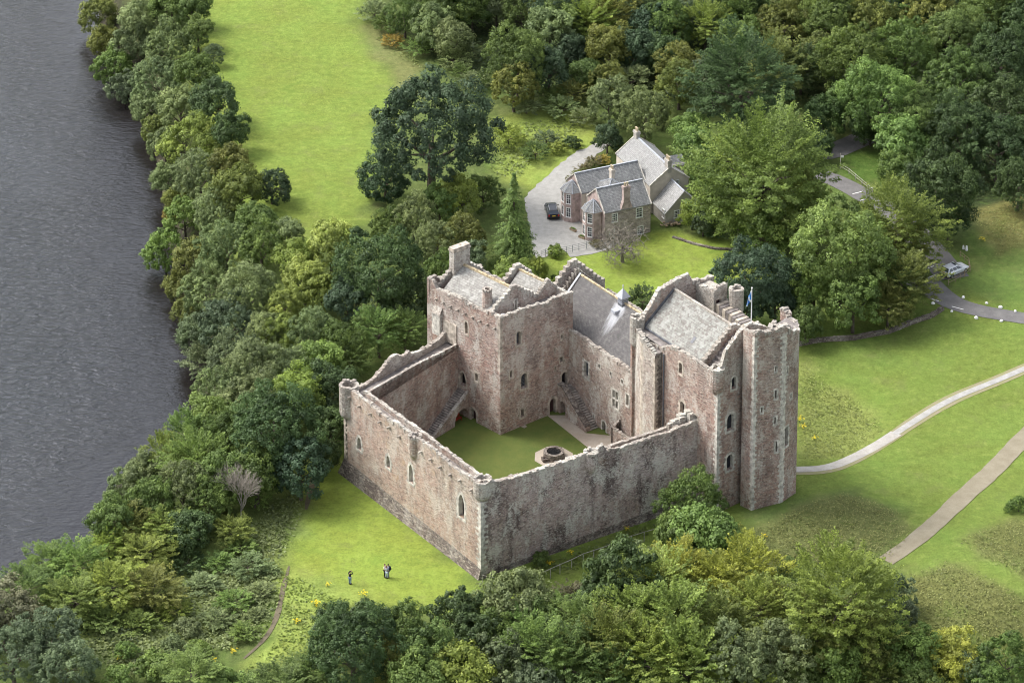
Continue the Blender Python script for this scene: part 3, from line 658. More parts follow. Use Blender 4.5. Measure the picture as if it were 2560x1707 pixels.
# broken end of the wall-head against the tower
mb = MB(); p = SEc-nE*1.1+dE*28.2
for k in range(16):
    u = rnd.uniform(0, 3.2); mb.box(p+dE*u+nE*rnd.uniform(-.6, .5), aE+rnd.uniform(-20, 20), rnd.uniform(.5, .9), rnd.uniform(.4, .7), 10.3, 10.9+u*.42+rnd.uniform(-.2, .3), 0)
mb.build('rubble_step', M['stone_top'], east)

# ---- west curtain wall
mb = MB(); W_ = Wall(SWc, aW, 1); nW = np.array([-dirv(aW)[1], dirv(aW)[0]]); dW = dirv(aW)
profW = [(.8, 11.2), (3.3, 10.8), (6.3, 10.9), (8.6, 11.6), (8.8, 12.05), (10.6, 12.05), (10.8, 11.4), (12.2, 11.2), (12.4, 11.8), (13.1, 10.7), (16.5, 10.3), (19.5, 10.6), (20.4, 11.1)]
wallrun(mb, SWc, aW, profW, -3, 9.4, .5, 1, (), mi=0, mtop=1)
pin = np.array([-18.2, -33.5])
Wi = Wall(pin, aW, -1)
wallrun(mb, pin+nW*.35, aW, [(-.3, 11.3), (3, 11.2), (9, 10.9), (14, 10.3), (18.9, 9.9)], 9.3, 9.3, .35, 1, mi=2, mtop=1, jit=.04, rub=False)
rubble(mb, pin+nW*.35, aW, [(0, 11.2), (9, 10.9), (18.8, 9.85)], 1, .35, 1, size=(.6, 1.1), up=(.0, .06))
mb.panel(pin, aW, [(-.5, 0), (18.9, 0), (18.9, 9.9), (9, 10.9), (-.5, 11.3)], (), -1, 0, 2)
a, b = SWc+dW*.6-nW*.5, SWc+dW*20.5-nW*.5; c, e = pin+dW*18.9+nW*.35, pin+nW*.35
mb.poly([V3(a, 10.6), V3(b, 9.3), V3(c, 9.3), V3(e, 10.6)], 3)
west = mb.build('curtain_wall', [M['stone_top'], M['stone_top'], M['stone_tower'], M['walk']], castle)
tag(west, 'curtain wall stepping up towards the tall kitchen tower')

# ---- kitchen tower
K = np.array([-1.5, -24.1]); aKL, aKR = 135.0, 38.0; kL, kR = dirv(aKL), dirv(aKR)
LK, RK = 13.5, 11.9
def kp(u, v): return K+kL*u+kR*v      # u along the court-left face, v along the right face
mb = MB()
FL = Wall(K, aKL, 1); FR = Wall(K, aKR, -1)
FL.opening(Z1(983, 660), .5, 1.7, 'round', 'lattice', .22, bars=1)
FL.opening(Z1(862, 752), 1.1, 2.1, 'rect', 'door', .2, 'door'); FL.opening(Z1(955, 1045), 1.15, 1.9, 'pointed', 'void', .22, 'door')
FL.opening(Z1(1060, 1035), .5, 1.1, 'rect', 'dark', .24); FL.opening(Z1(1037, 1330), 1.0, 2.1, 'round', 'door', .3, 'door')
FR.opening(Z1(1377, 740), .75, 1.9, 'round', 'lattice', .22, bars=1); FR.opening(Z1(1320, 1010), .42, .95, 'round', 'dark', .22)
FR.opening(Z1(1418, 1060), 1.0, 2.1, 'round', 'lattice', .3, bars=1); FR.opening(Z1(1405, 1303), .5, 1.1, 'rect', 'void', .3)
FR.opening(Z1(1703, 728), .28, .6, 'rect', 'void', .14); FR.opening(Z1(1700, 900), .5, .7, 'rect', 'void', .2); FR.opening(Z1(1650, 825), .22, .5, 'rect', 'void', .1); FR.opening(Z1(1652, 965), .2, .5, 'rect', 'void', .1)
FR.opening(Z1(1633, 1257), 1.0, 2.4, 'round', 'door', .34, 'door'); FR.at(10.55, 3.35, .95, 2.0, 'round', 'void', .28, 'door')
lp = profpx(K, aKL, [Z8(*q) for q in [(1235, 1110), (1150, 1090), (1060, 1040), (960, 1035), (880, 990), (760, 930), (640, 850), (520, 800), (400, 755), (330, 725), (230, 700), (170, 720)]])
lp = [(0.0, 16.7)]+[p for p in lp if .3 < p[0] < 11.8]+[(12.1, 16.5), (12.3, 17.2), (LK, 17.3)]
wallrun(mb, K, aKL, lp, -.5, 15.0, .5, 1, FL.loops(), 0, 1, depth=.6)
rp = profpx(K, aKR, [Z8(*q) for q in [(1330, 1110), (1400, 1075), (1520, 1035), (1700, 975), (1800, 955), (1900, 935)]]+[Z1(*q) for q in [(1600, 480), (1640, 445), (1700, 425), (1750, 400)]])
rp = [(0.0, 16.7)]+[p for p in rp if .4 < p[0] < 11.3]+[(RK, 16.3)]
wallrun(mb, K, aKR, rp, -.5, 15.0, .5, -1, FR.loops(), 0, 1, depth=.6)
U2 = min(max(float(np.dot(np.array(P(*Z8(1550, 245), 17.4))-K, kL)), 5), 12.5)+.65
wallrun(mb, kp(0, RK), aKL, [(0, 16.3), (4, 16.0), (U2, 16.0)], -.5, 15.0, .5, -1, (), 0, 1)
wallrun(mb, kp(LK, 0), aKR, [(0, 17.3), (1.4, 17.2), (1.6, 16.6), (6, 16.4), (8.5, 16.4)], -6, 15.0, .5, 1, (), 0, 1)
wallrun(mb, kp(U2, 8.5), aKL, [(0, 15.9), (LK-U2, 16.0)], -6, 15.0, .5, -1, (), 0, 1)
wallrun(mb, kp(U2, 8.5), aKR, [(0, 15.6), (RK-8.5, 15.6)], -6, 15.0, .5, 1, (), 0, 1)
mb.poly([V3(kp(0, 0), 15.3), V3(kp(LK, 0), 15.3), V3(kp(LK, 8.5), 15.3), V3(kp(0, 8.5), 15.3)][::-1], 2)
mb.poly([V3(kp(0, 8.5), 15.3), V3(kp(U2, 8.5), 15.3), V3(kp(U2, RK), 15.3), V3(kp(0, RK), 15.3)][::-1], 2)
for k in range(9):
    u = .9+k*1.35; FL.fb(mb, u-.09, u+.09, 14.85, 15.0, -.5, .1, 1); FL.fb(mb, u-.13, u+.13, 14.45, 14.8, -.004, .1, 3)
kt = mb.build('kitchen_tower', [M['stone_tower'], M['stone_top'], M['walk'], M['stone_base']], castle)
FL.windows(kt, M['pale2'], .6); FR.windows(kt, M['pale2'], .6)
mb = MB(); quoins(mb, K, aKL, aKR, 9, 16.4, 0, (.55, .35)); mb.build('quoin_stones', M['pale2'], kt)
# latrine shaft projecting from the court-left face
u, z = FL.uz(Z8(235, 1390)); mb = MB(); FL.fb(mb, u-.75, u+.7, z, z+2.9, -.5, .1, 0)
a = FL.p0; o = np.array([-kL[1], kL[0]])
mb.poly([V3(a+kL*(u-.8)+o*.56, z+2.95), V3(a+kL*(u+.75)+o*.56, z+2.95), V3(a+kL*(u+.75), z+3.9), V3(a+kL*(u-.8), z+3.9)], 1)
mb.build('latrine_shaft', [M['pale'], M['stone_top']], kt)
# wooden framed head of the wall-walk stair, against the tower
u, z = FL.uz(Z1(915, 790)); mb = MB(); FL.fb(mb, u+.1, u+2.5, z-.2, z+2.7, -.12, .1, 0); mb.build('wall_patch', M['pale2'], kt)
# twin roofs
zE, zR = 15.75, 18.3
r1a, r1b = kp(2.9, 4.55), kp(12.1, 4.55)
mb = MB(); roof_gable(mb, r1a, r1b, 3.65, zE, zR, mi=0)
for k in range(26):
    t = k/25; c = r1a*(1-t)+r1b*t; mb.box(c, aKL+rnd.uniform(-4, 4), .36, .34, zR-.12, zR+.13+rnd.uniform(-.03, .04), 1)
mb.build('roof', [M['slate_kitchen'], M['orange_moss']], kt)
u2 = U2-.65
r2a, r2b = kp(2.9, 10.1), kp(u2, 10.1)
mb = MB(); roof_gable(mb, r2a, r2b, 1.9+.3, 15.55, 17.3, mi=0)
for k in range(18):
    t = k/17; c = r2a*(1-t)+r2b*t; mb.box(c, aKL+rnd.uniform(-4, 4), .36, .3, 17.2, 17.42+rnd.uniform(-.03, .04), 1)
mb.build('roof', [M['slate_kitchen'], M['orange_moss']], kt)
def gable_wall(parent, p0, ang, hw, z0, ze, zr, th, mat, side, step=0.0, windows=None, extra=.25, cap=True, nsteps=7):
    prof = []
    for k in range(nsteps+1):
        t = k/nsteps; z = ze+(zr-ze)*t+extra
        prof.append((-hw+hw*t, z))
    prof += [(-u, z) for u, z in prof[::-1][1:]]
    mb = MB(); pp = []
    if step:
        for (ua, za), (ub, zb) in zip(prof, prof[1:]):
            z = max(za, zb); pp += [(ua+.01, z), (ub-.01, z)]
    else: pp = prof
    d = dirv(ang); o = np.array([-d[1], d[0]])*side; p0 = np.array(p0)
    holes = windows.loops() if windows else ()
    mb.panel(p0, ang, [(-hw, z0)]+pp+[(hw, z0)], holes, side, .4, 0); mb.panel(p0-o*th, ang, [(-hw, z0)]+pp+[(hw, z0)], (), -side, 0, 0)
    for (ua, za), (ub, zb) in zip(pp, pp[1:]): mb.poly([V3(p0+d*ua, za), V3(p0+d*ub, zb), V3(p0+d*ub-o*th, zb), V3(p0+d*ua-o*th, za)], 1)
    for u in (-hw, hw): mb.poly([V3(p0+d*u, z0), V3(p0+d*u, pp[0][1]), V3(p0+d*u-o*th, pp[0][1]), V3(p0+d*u-o*th, z0)], 0)
    if cap:
        for k in range(len(prof)-1):
            (ua, za), (ub, zb) = prof[k], prof[k+1]; c = p0+d*(ua+ub)/2-o*th/2; mb.box(c, ang+rnd.uniform(-6, 6), abs(ub-ua)*.95, th*1.12, min(za, zb)-.1, max(za, zb)+rnd.uniform(.0, .15), 1)
    g = mb.build('gable', mat, parent)
    if windows: windows.windows(g, M['pale'], .4)
    return g
gm = [M['stone_tower'], M['stone_top']]
gw = Wall(kp(2.55, 4.55), aKR, -1); gw.opening(Z8(1500, 925), .22, 1.25, 'rect', 'void', .25)
gable_wall(kt, kp(2.55, 4.55), aKR, 3.7, 15.2, 15.8, 18.4, .45, gm, -1, windows=gw)
gable_wall(kt, kp(2.55, 10.1), aKR, 1.75, 15.2, 15.6, 17.4, .45, gm, -1)
gable_wall(kt, kp(12.4, 4.55), aKR, 3.7, 15.2, 15.8, 18.4, .5, gm, -1)
gable_wall(kt, kp(u2+.3, 10.1), aKR, 2.2, 15.2, 15.6, 17.4, .6, gm, -1, step=1, nsteps=4, extra=.35)
cc = P(*Z8(665, 105), 20.9); mb = MB()
c0 = kp(12.3, 4.3)
mb.box(c0, aKR, 2.6, 1.05, 15.5, 20.5, 0); mb.box(c0, aKR, 2.75, 1.2, 20.45, 20.7, 1); mb.box(c0, aKR, 2.7, .95, 20.7, 20.95, 1)
mb.build('chimney', [M['stone_top'], M['pale2']], kt)
c0 = np.array(P(*Z8(1035, 1010), 15.5)); mb = MB(); mb.frustum(c0, .72, .6, 15.3, 18.4, 12, 0, top=False); mb.frustum(c0, .4, .4, 17.9, 18.4, 12, 0, top=False)
for k in range(9):
    a = k*2*math.pi/9; mb.box(c0+np.array([math.cos(a), math.sin(a)])*.5, math.degrees(a), .3, .32, 18.2, 18.45+rnd.uniform(0, .15), 1)
mb.poly([(c0[0]+.4*math.cos(t), c0[1]+.4*math.sin(t), 17.95) for t in np.linspace(0, 2*math.pi, 9)[:-1]], 1)
mb.build('chimney', [M['stone_tower'], M['stone_top']], kt)
mb = MB(); c0 = kp(1.2, 1.5); mb.box(c0, 60, .5, .5, 15.3, 16.2, 0); mb.build('roof_vent', M['lead'], kt)

# ---- great hall
hb = np.array([11.8, -23.1])
Hn = Wall(hb, B_, 1); Hn.opening(Z2(378, 915), .95, 2.2, 'rect', 'lattice', .3, bars=1); Hn.opening(Z2(597, 1140), 1.15, 2.4, 'rect', 'dark', .28, bars=2)
Hn.opening(Z2(690, 1145), .5, 1.5, 'rect', 'dark', .22); Hn.opening(Z2(512, 1350), .75, 1.6, 'round', 'door', .25, 'door'); Hn.opening(Z2(650, 1005), .4, .6, 'round', 'void', .14)
Hn.opening(Z2(478, 890), .4, .6, 'rect', 'void', .08); Hn.opening(Z2(562, 945), .35, .5, 'rect', 'void', .08); Hn.opening(Z2(433, 1270), .3, .8, 'rect', 'void', .14)
mb = MB()
wallrun(mb, hb, B_, [(-13, 11.0), (-6, 11.0), (0, 11.0), (7.3, 11.2), (12, 11.0)], -.3, 9.9, .55, 1, Hn.loops(), 0, 1, depth=.5)
HW = 11.0; hr = lambda u, v: hb+dB*u+dA*v
wallrun(mb, hr(-8, HW), B_, [(0, 11.0), (21.5, 11.0)], -.3, 9.9, .55, -1, (), 0, 1)
mb.poly([V3(hr(-6, 0), 10.2), V3(hr(13, 0), 10.2), V3(hr(13, HW), 10.2), V3(hr(-6, HW), 10.2)][::-1], 2)
mb.panel(hr(13, 0), A_, [(0, -1), (HW, -1), (HW, 11), (0, 11)], (), 1, 0, 0)
hall = mb.build('great_hall', [M['stone_hall'], M['stone_top'], M['walk']], castle)
Hn.windows(hall, M['pale'], .5)
ra, rb = hr(-8.0, 5.55), hr(12.2, 5.55)
mb = MB(); roof_gable(mb, ra, rb, 4.65, 10.55, 15.2, mi=0)
for k in range(46):
    t = k/45; mb.box(ra*(1-t)+rb*t, B_+rnd.uniform(-3, 3), .46, .26, 15.12, 15.3, 1)
e = hr(-8, .75); mb.box((hr(-6, .72)+hr(7.6, .72))/2, B_, 13.6, .28, 10.28, 10.5, 2)
mb.box((hr(-6, 1.0)+hr(7.6, 1.0))/2, B_, 13.6, .12, 10.5, 10.62, 3)
mb.build('roof', [M['slate_hall'], M['orange_moss'], M['leaddark'], M['lead']], hall)
# hall end gable with corbelled wall-walk
gm = [M['stone_east'], M['stone_top']]
gable_wall(hall, hr(13.9, 5.55), A_, 5.2, 9, 11.1, 15.9, .55, gm, -1, nsteps=8, extra=.55)
gable_wall(hall, hr(12.25, 5.55), A_, 4.9, 9, 10.5, 15.3, .3, [M['stone_top'], M['lead']], -1, cap=False, extra=.12)
mb = MB()
for k in range(11):
    for sg in (-1, 1):
        v = sg*(k+.5)*.45; zz = 15.6-abs(v)*1.0; c = hr(13.25, 5.55+v); mb.box(c, B_, .5, .16, zz-.9, zz+.3, 0)
mb.build('corbels', M['stone_top'], hall)
# louvre on the ridge
lv = np.array(P(*Z2(640, 405), 15.3)); lv = hr(float(np.dot(lv-hb, dB)), 5.55); mb = MB()
mb.box(lv, B_, .95, .95, 14.7, 15.9, 0); mb.box(lv, B_, 1.15, 1.15, 15.86, 15.96, 1)
q = [lv+dB*.72*a+dA*.72*b for a, b in ((-1, -1), (1, -1), (1, 1), (-1, 1))]
for k in range(4): mb.poly([V3(q[k], 16.0), V3(q[(k+1) % 4], 16.0), V3(lv, 17.15)], 1)
mb.poly([V3(p, 16.0) for p in q][::-1], 1); mb.frustum(lv, .07, .05, 17.0, 17.5, 8, 1); mb.frustum(lv, .12, .0, 17.5, 17.7, 8, 1)
for k in range(3): mb.box(lv, B_, .99, .99, 15.1+k*.25, 15.22+k*.25, 1)
mb.box(lv-dA*1.1, B_, .9, 1.0, 14.1, 14.45, 1)
mb.build('louvre', [M['leaddark'], M['lead']], hall)
# pale lead run down the slates below the louvre, a stain in the slates themselves
def stain_mask(mat, origin, down, across, L, amt=.9):
    t = mat.node_tree; n, l = t.nodes, t.links; b = n['Principled BSDF']; src = b.inputs['Base Color'].links[0].from_socket
    def dot(v, off):
        x = n.new('ShaderNodeVectorMath'); x.operation = 'DOT_PRODUCT'; x.inputs[1].default_value = (float(v[0]), float(v[1]), 0); l.new(pos(n), x.inputs[0]); return mathn(n, l, 'SUBTRACT', x.outputs['Value'], float(np.dot(v, origin)))
    sd, wd = dot(down, 0), dot(across, 0); cmb = n.new('ShaderNodeCombineXYZ'); l.new(wd, cmb.inputs[0]); l.new(sd, cmb.inputs[1])
    nz = noise(n, l, cmb.outputs[0], 1.0, 5, .65, (3.2, .8, 1)); w = mathn(n, l, 'ABSOLUTE', mathn(n, l, 'SUBTRACT', wd, mathn(n, l, 'MULTIPLY', sd, -.12)), 0)
    k = mathn(n, l, 'MULTIPLY', ramp(n, l, w, 1.55, .25), ramp(n, l, sd, L, .6)); k = mathn(n, l, 'MULTIPLY', k, ramp(n, l, sd, .1, .5))
    f = ramp(n, l, mathn(n, l, 'ADD', mathn(n, l, 'MULTIPLY', k, 1.0), mathn(n, l, 'SUBTRACT', nz, .5)), .22, .62)
    l.new(mixc(n, l, mathn(n, l, 'MULTIPLY', f, mathn(n, l, 'MULTIPLY', amt, ramp(n, l, k, 0, .12))), src, (.37, .38, .40)), b.inputs['Base Color'])
stain_mask(M['slate_hall'], lv, -dA, dB, 4.4)

# ---- lord's tower
Q = np.array([25.1, -43.1]); tp = lambda u, v: Q+dB*u+dA*v     # u back along the court face, v along the east face
DT = 12.0; LT = 17.3
TW = Wall(Q, B_, 1); TE = Wall(Q, A_, -1)
TW.opening(Z2(1090, 905), .6, 1.5, 'round', 'dark', .26); TW.opening(Z2(1103, 1210), .85, 1.9, 'round', 'dark', .34); TW.opening(Z2(1208, 1280), .4, .7, 'round', 'dark', .2); TW.opening(Z4(1112, 672), .5, 1.0, 'round', 'void', .2)
TE.opening(Z2(1493, 1015), .75, 1.6, 'round', 'dark', .24); TE.opening(Z2(1465, 1312), 1.05, 2.2, 'round', 'dark', .36); TE.opening(Z4(1330, 548), .95, 2.1, 'round', 'dark', .34)
mb = MB()
wallrun(mb, Q, B_, [(0, 19.9), (.6, 19.9), (.8, 19.5), (3.6, 19.3), (8.5, 19.2), (10.8, 18.3), (12.5, 17.9), (14, 18.0), (LT, 18.4)], -1.5, 17.9, .5, 1, TW.loops(), 0, 1, depth=.55)
profT = [(0, 19.9), (.55, 19.9), (.65, 21.6), (1.2, 22.0), (2.2, 22.9), (3.5, 24.0), (5.0, 24.6), (6.5, 24.0), (9, 22.3), (DT, 20.2)]
wallrun(mb, Q, A_, profT, -1.5, 17.9, .5, -1, TE.loops(), 0, 1, depth=.55)
NE_ = [(0, 19.8), (4, 19.6), (9.0, 19.3), (9.6, 19.0), (12, 19.5), (12.8, 20.2), (13.4, 20.9), (14.6, 21.5)]
NE2 = [(14.6, 21.3), (15.3, 21.6), (16.0, 21.5), (16.4, 21.9), (17.7, 22.1), (18.2, 21.6), (19.1, 20.8), (19.6, 20.2), (21.6, 18.6)]
wallrun(mb, tp(0, DT), B_, NE_, -1, 17.9, .5, -1, (), 0, 1, jit=.2)
nwall = [(-.3, 18.6), (1.2, 20.0), (2.4, 21.4), (3.6, 22.9), (4.6, 23.1), (5.8, 23.3), (7.1, 23.4), (8.4, 23.6), (8.5, 22.3), (DT+.3, 21.8)]
wallrun(mb, tp(16.6, 0), A_, nwall, -1, 17.9, .6, 1, (), 0, 1, jit=.16)
mb.poly([V3(tp(0, 0), 18.2), V3(tp(LT, 0), 18.2), V3(tp(LT, DT), 18.2), V3(tp(0, DT), 18.2)][::-1], 2)
lt = mb.build('gatehouse_tower', [M['stone_lord'], M['stone_top'], M['walk']], castle)
TW.windows(lt, M['pale2'], .55); TE.windows(lt, M['pale'], .55)
mb = MB(); quoins(mb, Q, B_, A_, 0, 17.4, 0, (.65, .4), proud=.035); mb.build('quoin_stones', M['pale'], lt)
# roof
ra, rb = tp(4.6, 5.8), tp(15.7, 5.8)
mb = MB(); roof_gable(mb, ra, rb, 4.65, 18.55, 22.2, mi=0)
for k in range(28):
    t = k/27; mb.box(ra*(1-t)+rb*t, B_+rnd.uniform(-3, 3), .42, .32, 22.1, 22.36, 1)
c = (tp(4.6, 1.08)+tp(15.7, 1.08))/2; mb.box(c, B_, 11.1, .14, 18.3, 18.52, 2)
a = tp(15.75, 1.15); b = tp(15.75, 5.8)
mb.prism([a, a+dB*.22, b+dB*.22, b], [18.4, 18.4, 22.1, 22.1], [18.75, 18.75, 22.4, 22.4], 2)
u, z = 8.6, 19.3
f = lambda uu, vv, h=.05: V3(tp(uu, vv), 18.55+(vv-1.15)*.785+h)
mb.poly([f(8.2, 2.2), f(7.75, 2.2), f(7.75, 2.9), f(8.2, 2.9)], 2)
mb.build('roof', [M['slate_lord'], M['stone_top'], M['leaddark'], M['lead']], lt)
# inner gable over the east end with stepped wall-walk
gm2 = [M['stone_lord'], M['stone_top']]
gable_wall(lt, tp(4.55, 5.8), A_, 4.7, 17.9, 18.6, 22.25, .5, gm2, 1, extra=.2, nsteps=9)
mb = MB()
for k in range(9):
    for sg in (-1, 1):
        v = 5.8+sg*(k+.5)*.5; zz = 22.3-(k+.5)*.5*.785; mb.prism([tp(.6, v-.26), tp(4.0, v-.26), tp(4.0, v+.26), tp(.6, v+.26)], 17.9, zz-.9, 0)
mb.build('wall_walk', [M['walk']], lt)
# north-west gable arcade
mb = MB()
for k in range(9):
    v = 1.3+k*.5; zz = 19.3+(v-1.2)*.785; mb.box(tp(16.35, v), A_, .2, .5, zz-.9, zz+.55, 0)
mb.build('corbels', M['stone_top'], lt)
# cap-house, its door and the flight of steps along the far wall-walk
cp = tp(12.9, 10.1)
mb = MB(); CH = Wall(tp(12.4, 9.4), A_, -1); CH2 = Wall(tp(12.4, 9.4), B_, 1)
CH.at(.75, 19.0, .75, 1.9, 'rect', 'door', .12, 'door')
mb.panel(CH.p0, A_, [(0, 17.9), (2.2, 17.9), (2.2, 22.9), (1.6, 22.5), (.9, 22.7), (0, 22.0)], CH.loops(), -1, .3, 0)
mb.panel(CH2.p0, B_, [(0, 17.9), (4, 17.9), (4, 22.2), (3, 21.6), (2, 22.0), (1, 21.8), (0, 22.0)], (), 1, .3, 0)
mb.poly([V3(tp(12.4, 9.4), 21.7), V3(tp(12.4, 11.6), 21.9), V3(tp(16.4, 11.6), 21.6), V3(tp(16.4, 9.4), 21.5)], 1)
rubble(mb, CH2.p0, B_, [(0, 22.0), (1, 21.8), (2, 22), (3, 21.7), (4, 22.2)], 1, .5, 1)
rubble(mb, CH.p0, A_, [(0, 22.0), (.9, 22.7), (1.6, 22.5), (2.2, 22.9)], -1, .5, 1)
ch = mb.build('cap_house', [M['stone_top'], M['stone_top']], lt); CH.windows(ch, M['pale2'], .3)
mb = MB()
for k in range(13):
    u = 4.3+k*.62; z = 19.4+(abs(k-0)*.0)+.09*k; mb.prism([tp(u, 9.7), tp(u+.56, 9.7), tp(u+.56, 11.5), tp(u, 11.5)], 17.9, z, k % 2)
mb.build('stairs', [M['pale2'], M['walk']], lt)
bartizan(lt, tp(11.0, 11.9), .95, 19.5, 22.4, .8, 'stone_top', n=14)
bartizan(lt, tp(16.6, .5), .95, 16.4, 19.6, .9, 'stone_top', n=14)
bartizan(lt, Q+dB*.55-(-dA)*.35, .95, 17.6, 19.9, 1.3, 'stone_lord', n=14)
# stair turret on the court face
g1 = TW.uz(Z2(960, 780))[0]; g2 = TW.uz(Z2(835, 700))[0]; nB = np.array([-dB[1], dB[0]])
mb = MB(); s0 = tp(10.9, 0); s1 = tp(10.9, 0)+nB*1.15; s2 = tp(13.7, 0)+nB*1.15; s3 = tp(16.3, 0)
T1 = Wall(s1, B_, 1); T1.opening(Z2(897, 880), .3, .85, 'rect', 'void', .24); T1.opening(Z2(893, 1125), .6, 1.4, 'pointed', 'dark', .26); T1.opening(Z2(790, 1395), .8, 1.5, 'round', 'dark', .26)
T1.w = [w for w in T1.w if .3 < w[0] < 2.5]
mb.panel(s1, B_, [(0, -.3), (2.8, -.3), (2.8, 18.6), (0, 17.4)], T1.loops(), 1, .4, 0)
mb.poly([V3(s0, -.3), V3(s1, -.3), V3(s1, 17.4), V3(s0, 17.6)], 1)
mb.poly([V3(s2, -.3), V3(s3, -.3), V3(s3, 18.6), V3(s2, 18.6)], 0)
mb.poly([V3(s0, 17.5), V3(s1, 17.4), V3(s2, 17.9), V3(s3, 18.2)], 3)
rubble(mb, s1, B_, [(0, 17.4), (2.8, 18.6)], 1, .6, 2)
a3 = math.degrees(math.atan2(*(s3-s2)[::-1])); rubble(mb, s2, a3, [(0, 18.6), (float(np.linalg.norm(s3-s2)), 18.6)], 1, .6, 2)
tt = mb.build('stair_turret', [M['stone_hall'], M['stone_base'], M['stone_top'], M['walk']], castle); T1.windows(tt, M['pale'], .4)
mb = MB(); quoins(mb, s2, B_+180, a3, 0, 18, 0, (.55, .35)); mb.build('quoin_stones', M['pale2'], tt)
mb = MB(); quoins(mb, s1, B_, A_, 0, 17, 0, (.5, .3), proud=.02); mb.build('quoin_stones', M['pale2'], tt)
mb = MB(); c = tp(10.45, 0)+nB*.12; mb.tube([V3(c, 0.2), V3(c, 17.5)], .09, 6); mb.build('downpipe', M['leaddark'], tt)
# round tower beyond the east face, drawn as it is built: straight faces with ashlar corners
t1, t2, t3, t4 = [np.array(P(*q)) for q in ((1850, 1274), (1878, 1294), (1953, 1279), (1989, 1251))]
t5 = t4+dirv(88)*3.6; t6 = t5+dirv(122)*3.0; t7 = tp(1.5, DT+.3)
ring = [t1, t2, t3, t4, t5, t6, t7]; tops = [24.6, 25.2, 25.3, 23.4, 22.6, 23.3, 23.0]
mb = MB(); RTW = []
for k in range(6):
    a, b = ring[k], ring[k+1]; L = float(np.linalg.norm(b-a)); an = math.degrees(math.atan2(b[1]-a[1], b[0]-a[0])); w = Wall(a, an, -1); RTW.append(w)
    if k == 1:
        w.opening(Z2(1808, 910), .2, .65, 'rect', 'void', .12); w.opening(Z2(1808, 1100), .22, 1.1, 'rect', 'void', .22); w.opening(Z2(1703, 1218), .22, .7, 'rect', 'void', .18)
        w.opening(Z2(1803, 1298), .24, .9, 'rect', 'void', .2); w.opening(Z4(1697, 425), .24, 1.4, 'rect', 'void', .22)
    if k == 2:
        w.opening(Z2(1893, 920), .26, .9, 'rect', 'void', .12); w.opening(Z2(1922, 1115), .32, .6, 'rect', 'void', .16)
        w.opening(Z4(1775, 345), .75, 2.6, 'rect', 'void', .2)
    wallrun(mb, a, an, [(0, tops[k]), (L*.5, (tops[k]+tops[k+1])/2-.25), (L, tops[k+1])], -1.2, 21.6, .55, -1, w.loops(), 0, 1, jit=.2, depth=.5)
mb.poly([V3(q, 22.6) for q in ring], 2)
for k in range(26):    # broken wall heads inside the ring
    c = (t3+t1)/2+dirv(60)*rnd.uniform(.5, 6)+dirv(150)*rnd.uniform(-1.5, 2); mb.box(c, rnd.uniform(0, 90), rnd.uniform(.5, 1.1), rnd.uniform(.4, .9), 22.0, 22.9+rnd.uniform(0, .7), 1)
q0, q1 = t2+dirv(-110)*.35, t3+dirv(-60)*.35
mb.poly([V3(q0, -1.4), V3(q1, -1.4), V3(t3+dirv(-60)*.02, .8), V3(t2+dirv(-110)*.02, .5)], 3)
rt = mb.build('round_tower', [M['stone_lord'], M['stone_top'], M['walk'], M['stone_base']], castle)
for w in RTW: w.windows(rt, M['pale'], .5)
mb = MB(); an2 = math.degrees(math.atan2(*(t3-t2)[::-1])); an1 = math.degrees(math.atan2(*(t1-t2)[::-1])); an3 = math.degrees(math.atan2(*(t4-t3)[::-1]))
quoins(mb, t2, an2, an1, .5, 24.6, 0, (.5, .34), proud=.02); mb.build('quoin_stones', M['pale'], rt)
mb = MB(); quoins(mb, t3, an2+180, an3, .8, 24.4, 0, (.5, .34), proud=.02); mb.build('quoin_stones', M['pale'], rt)

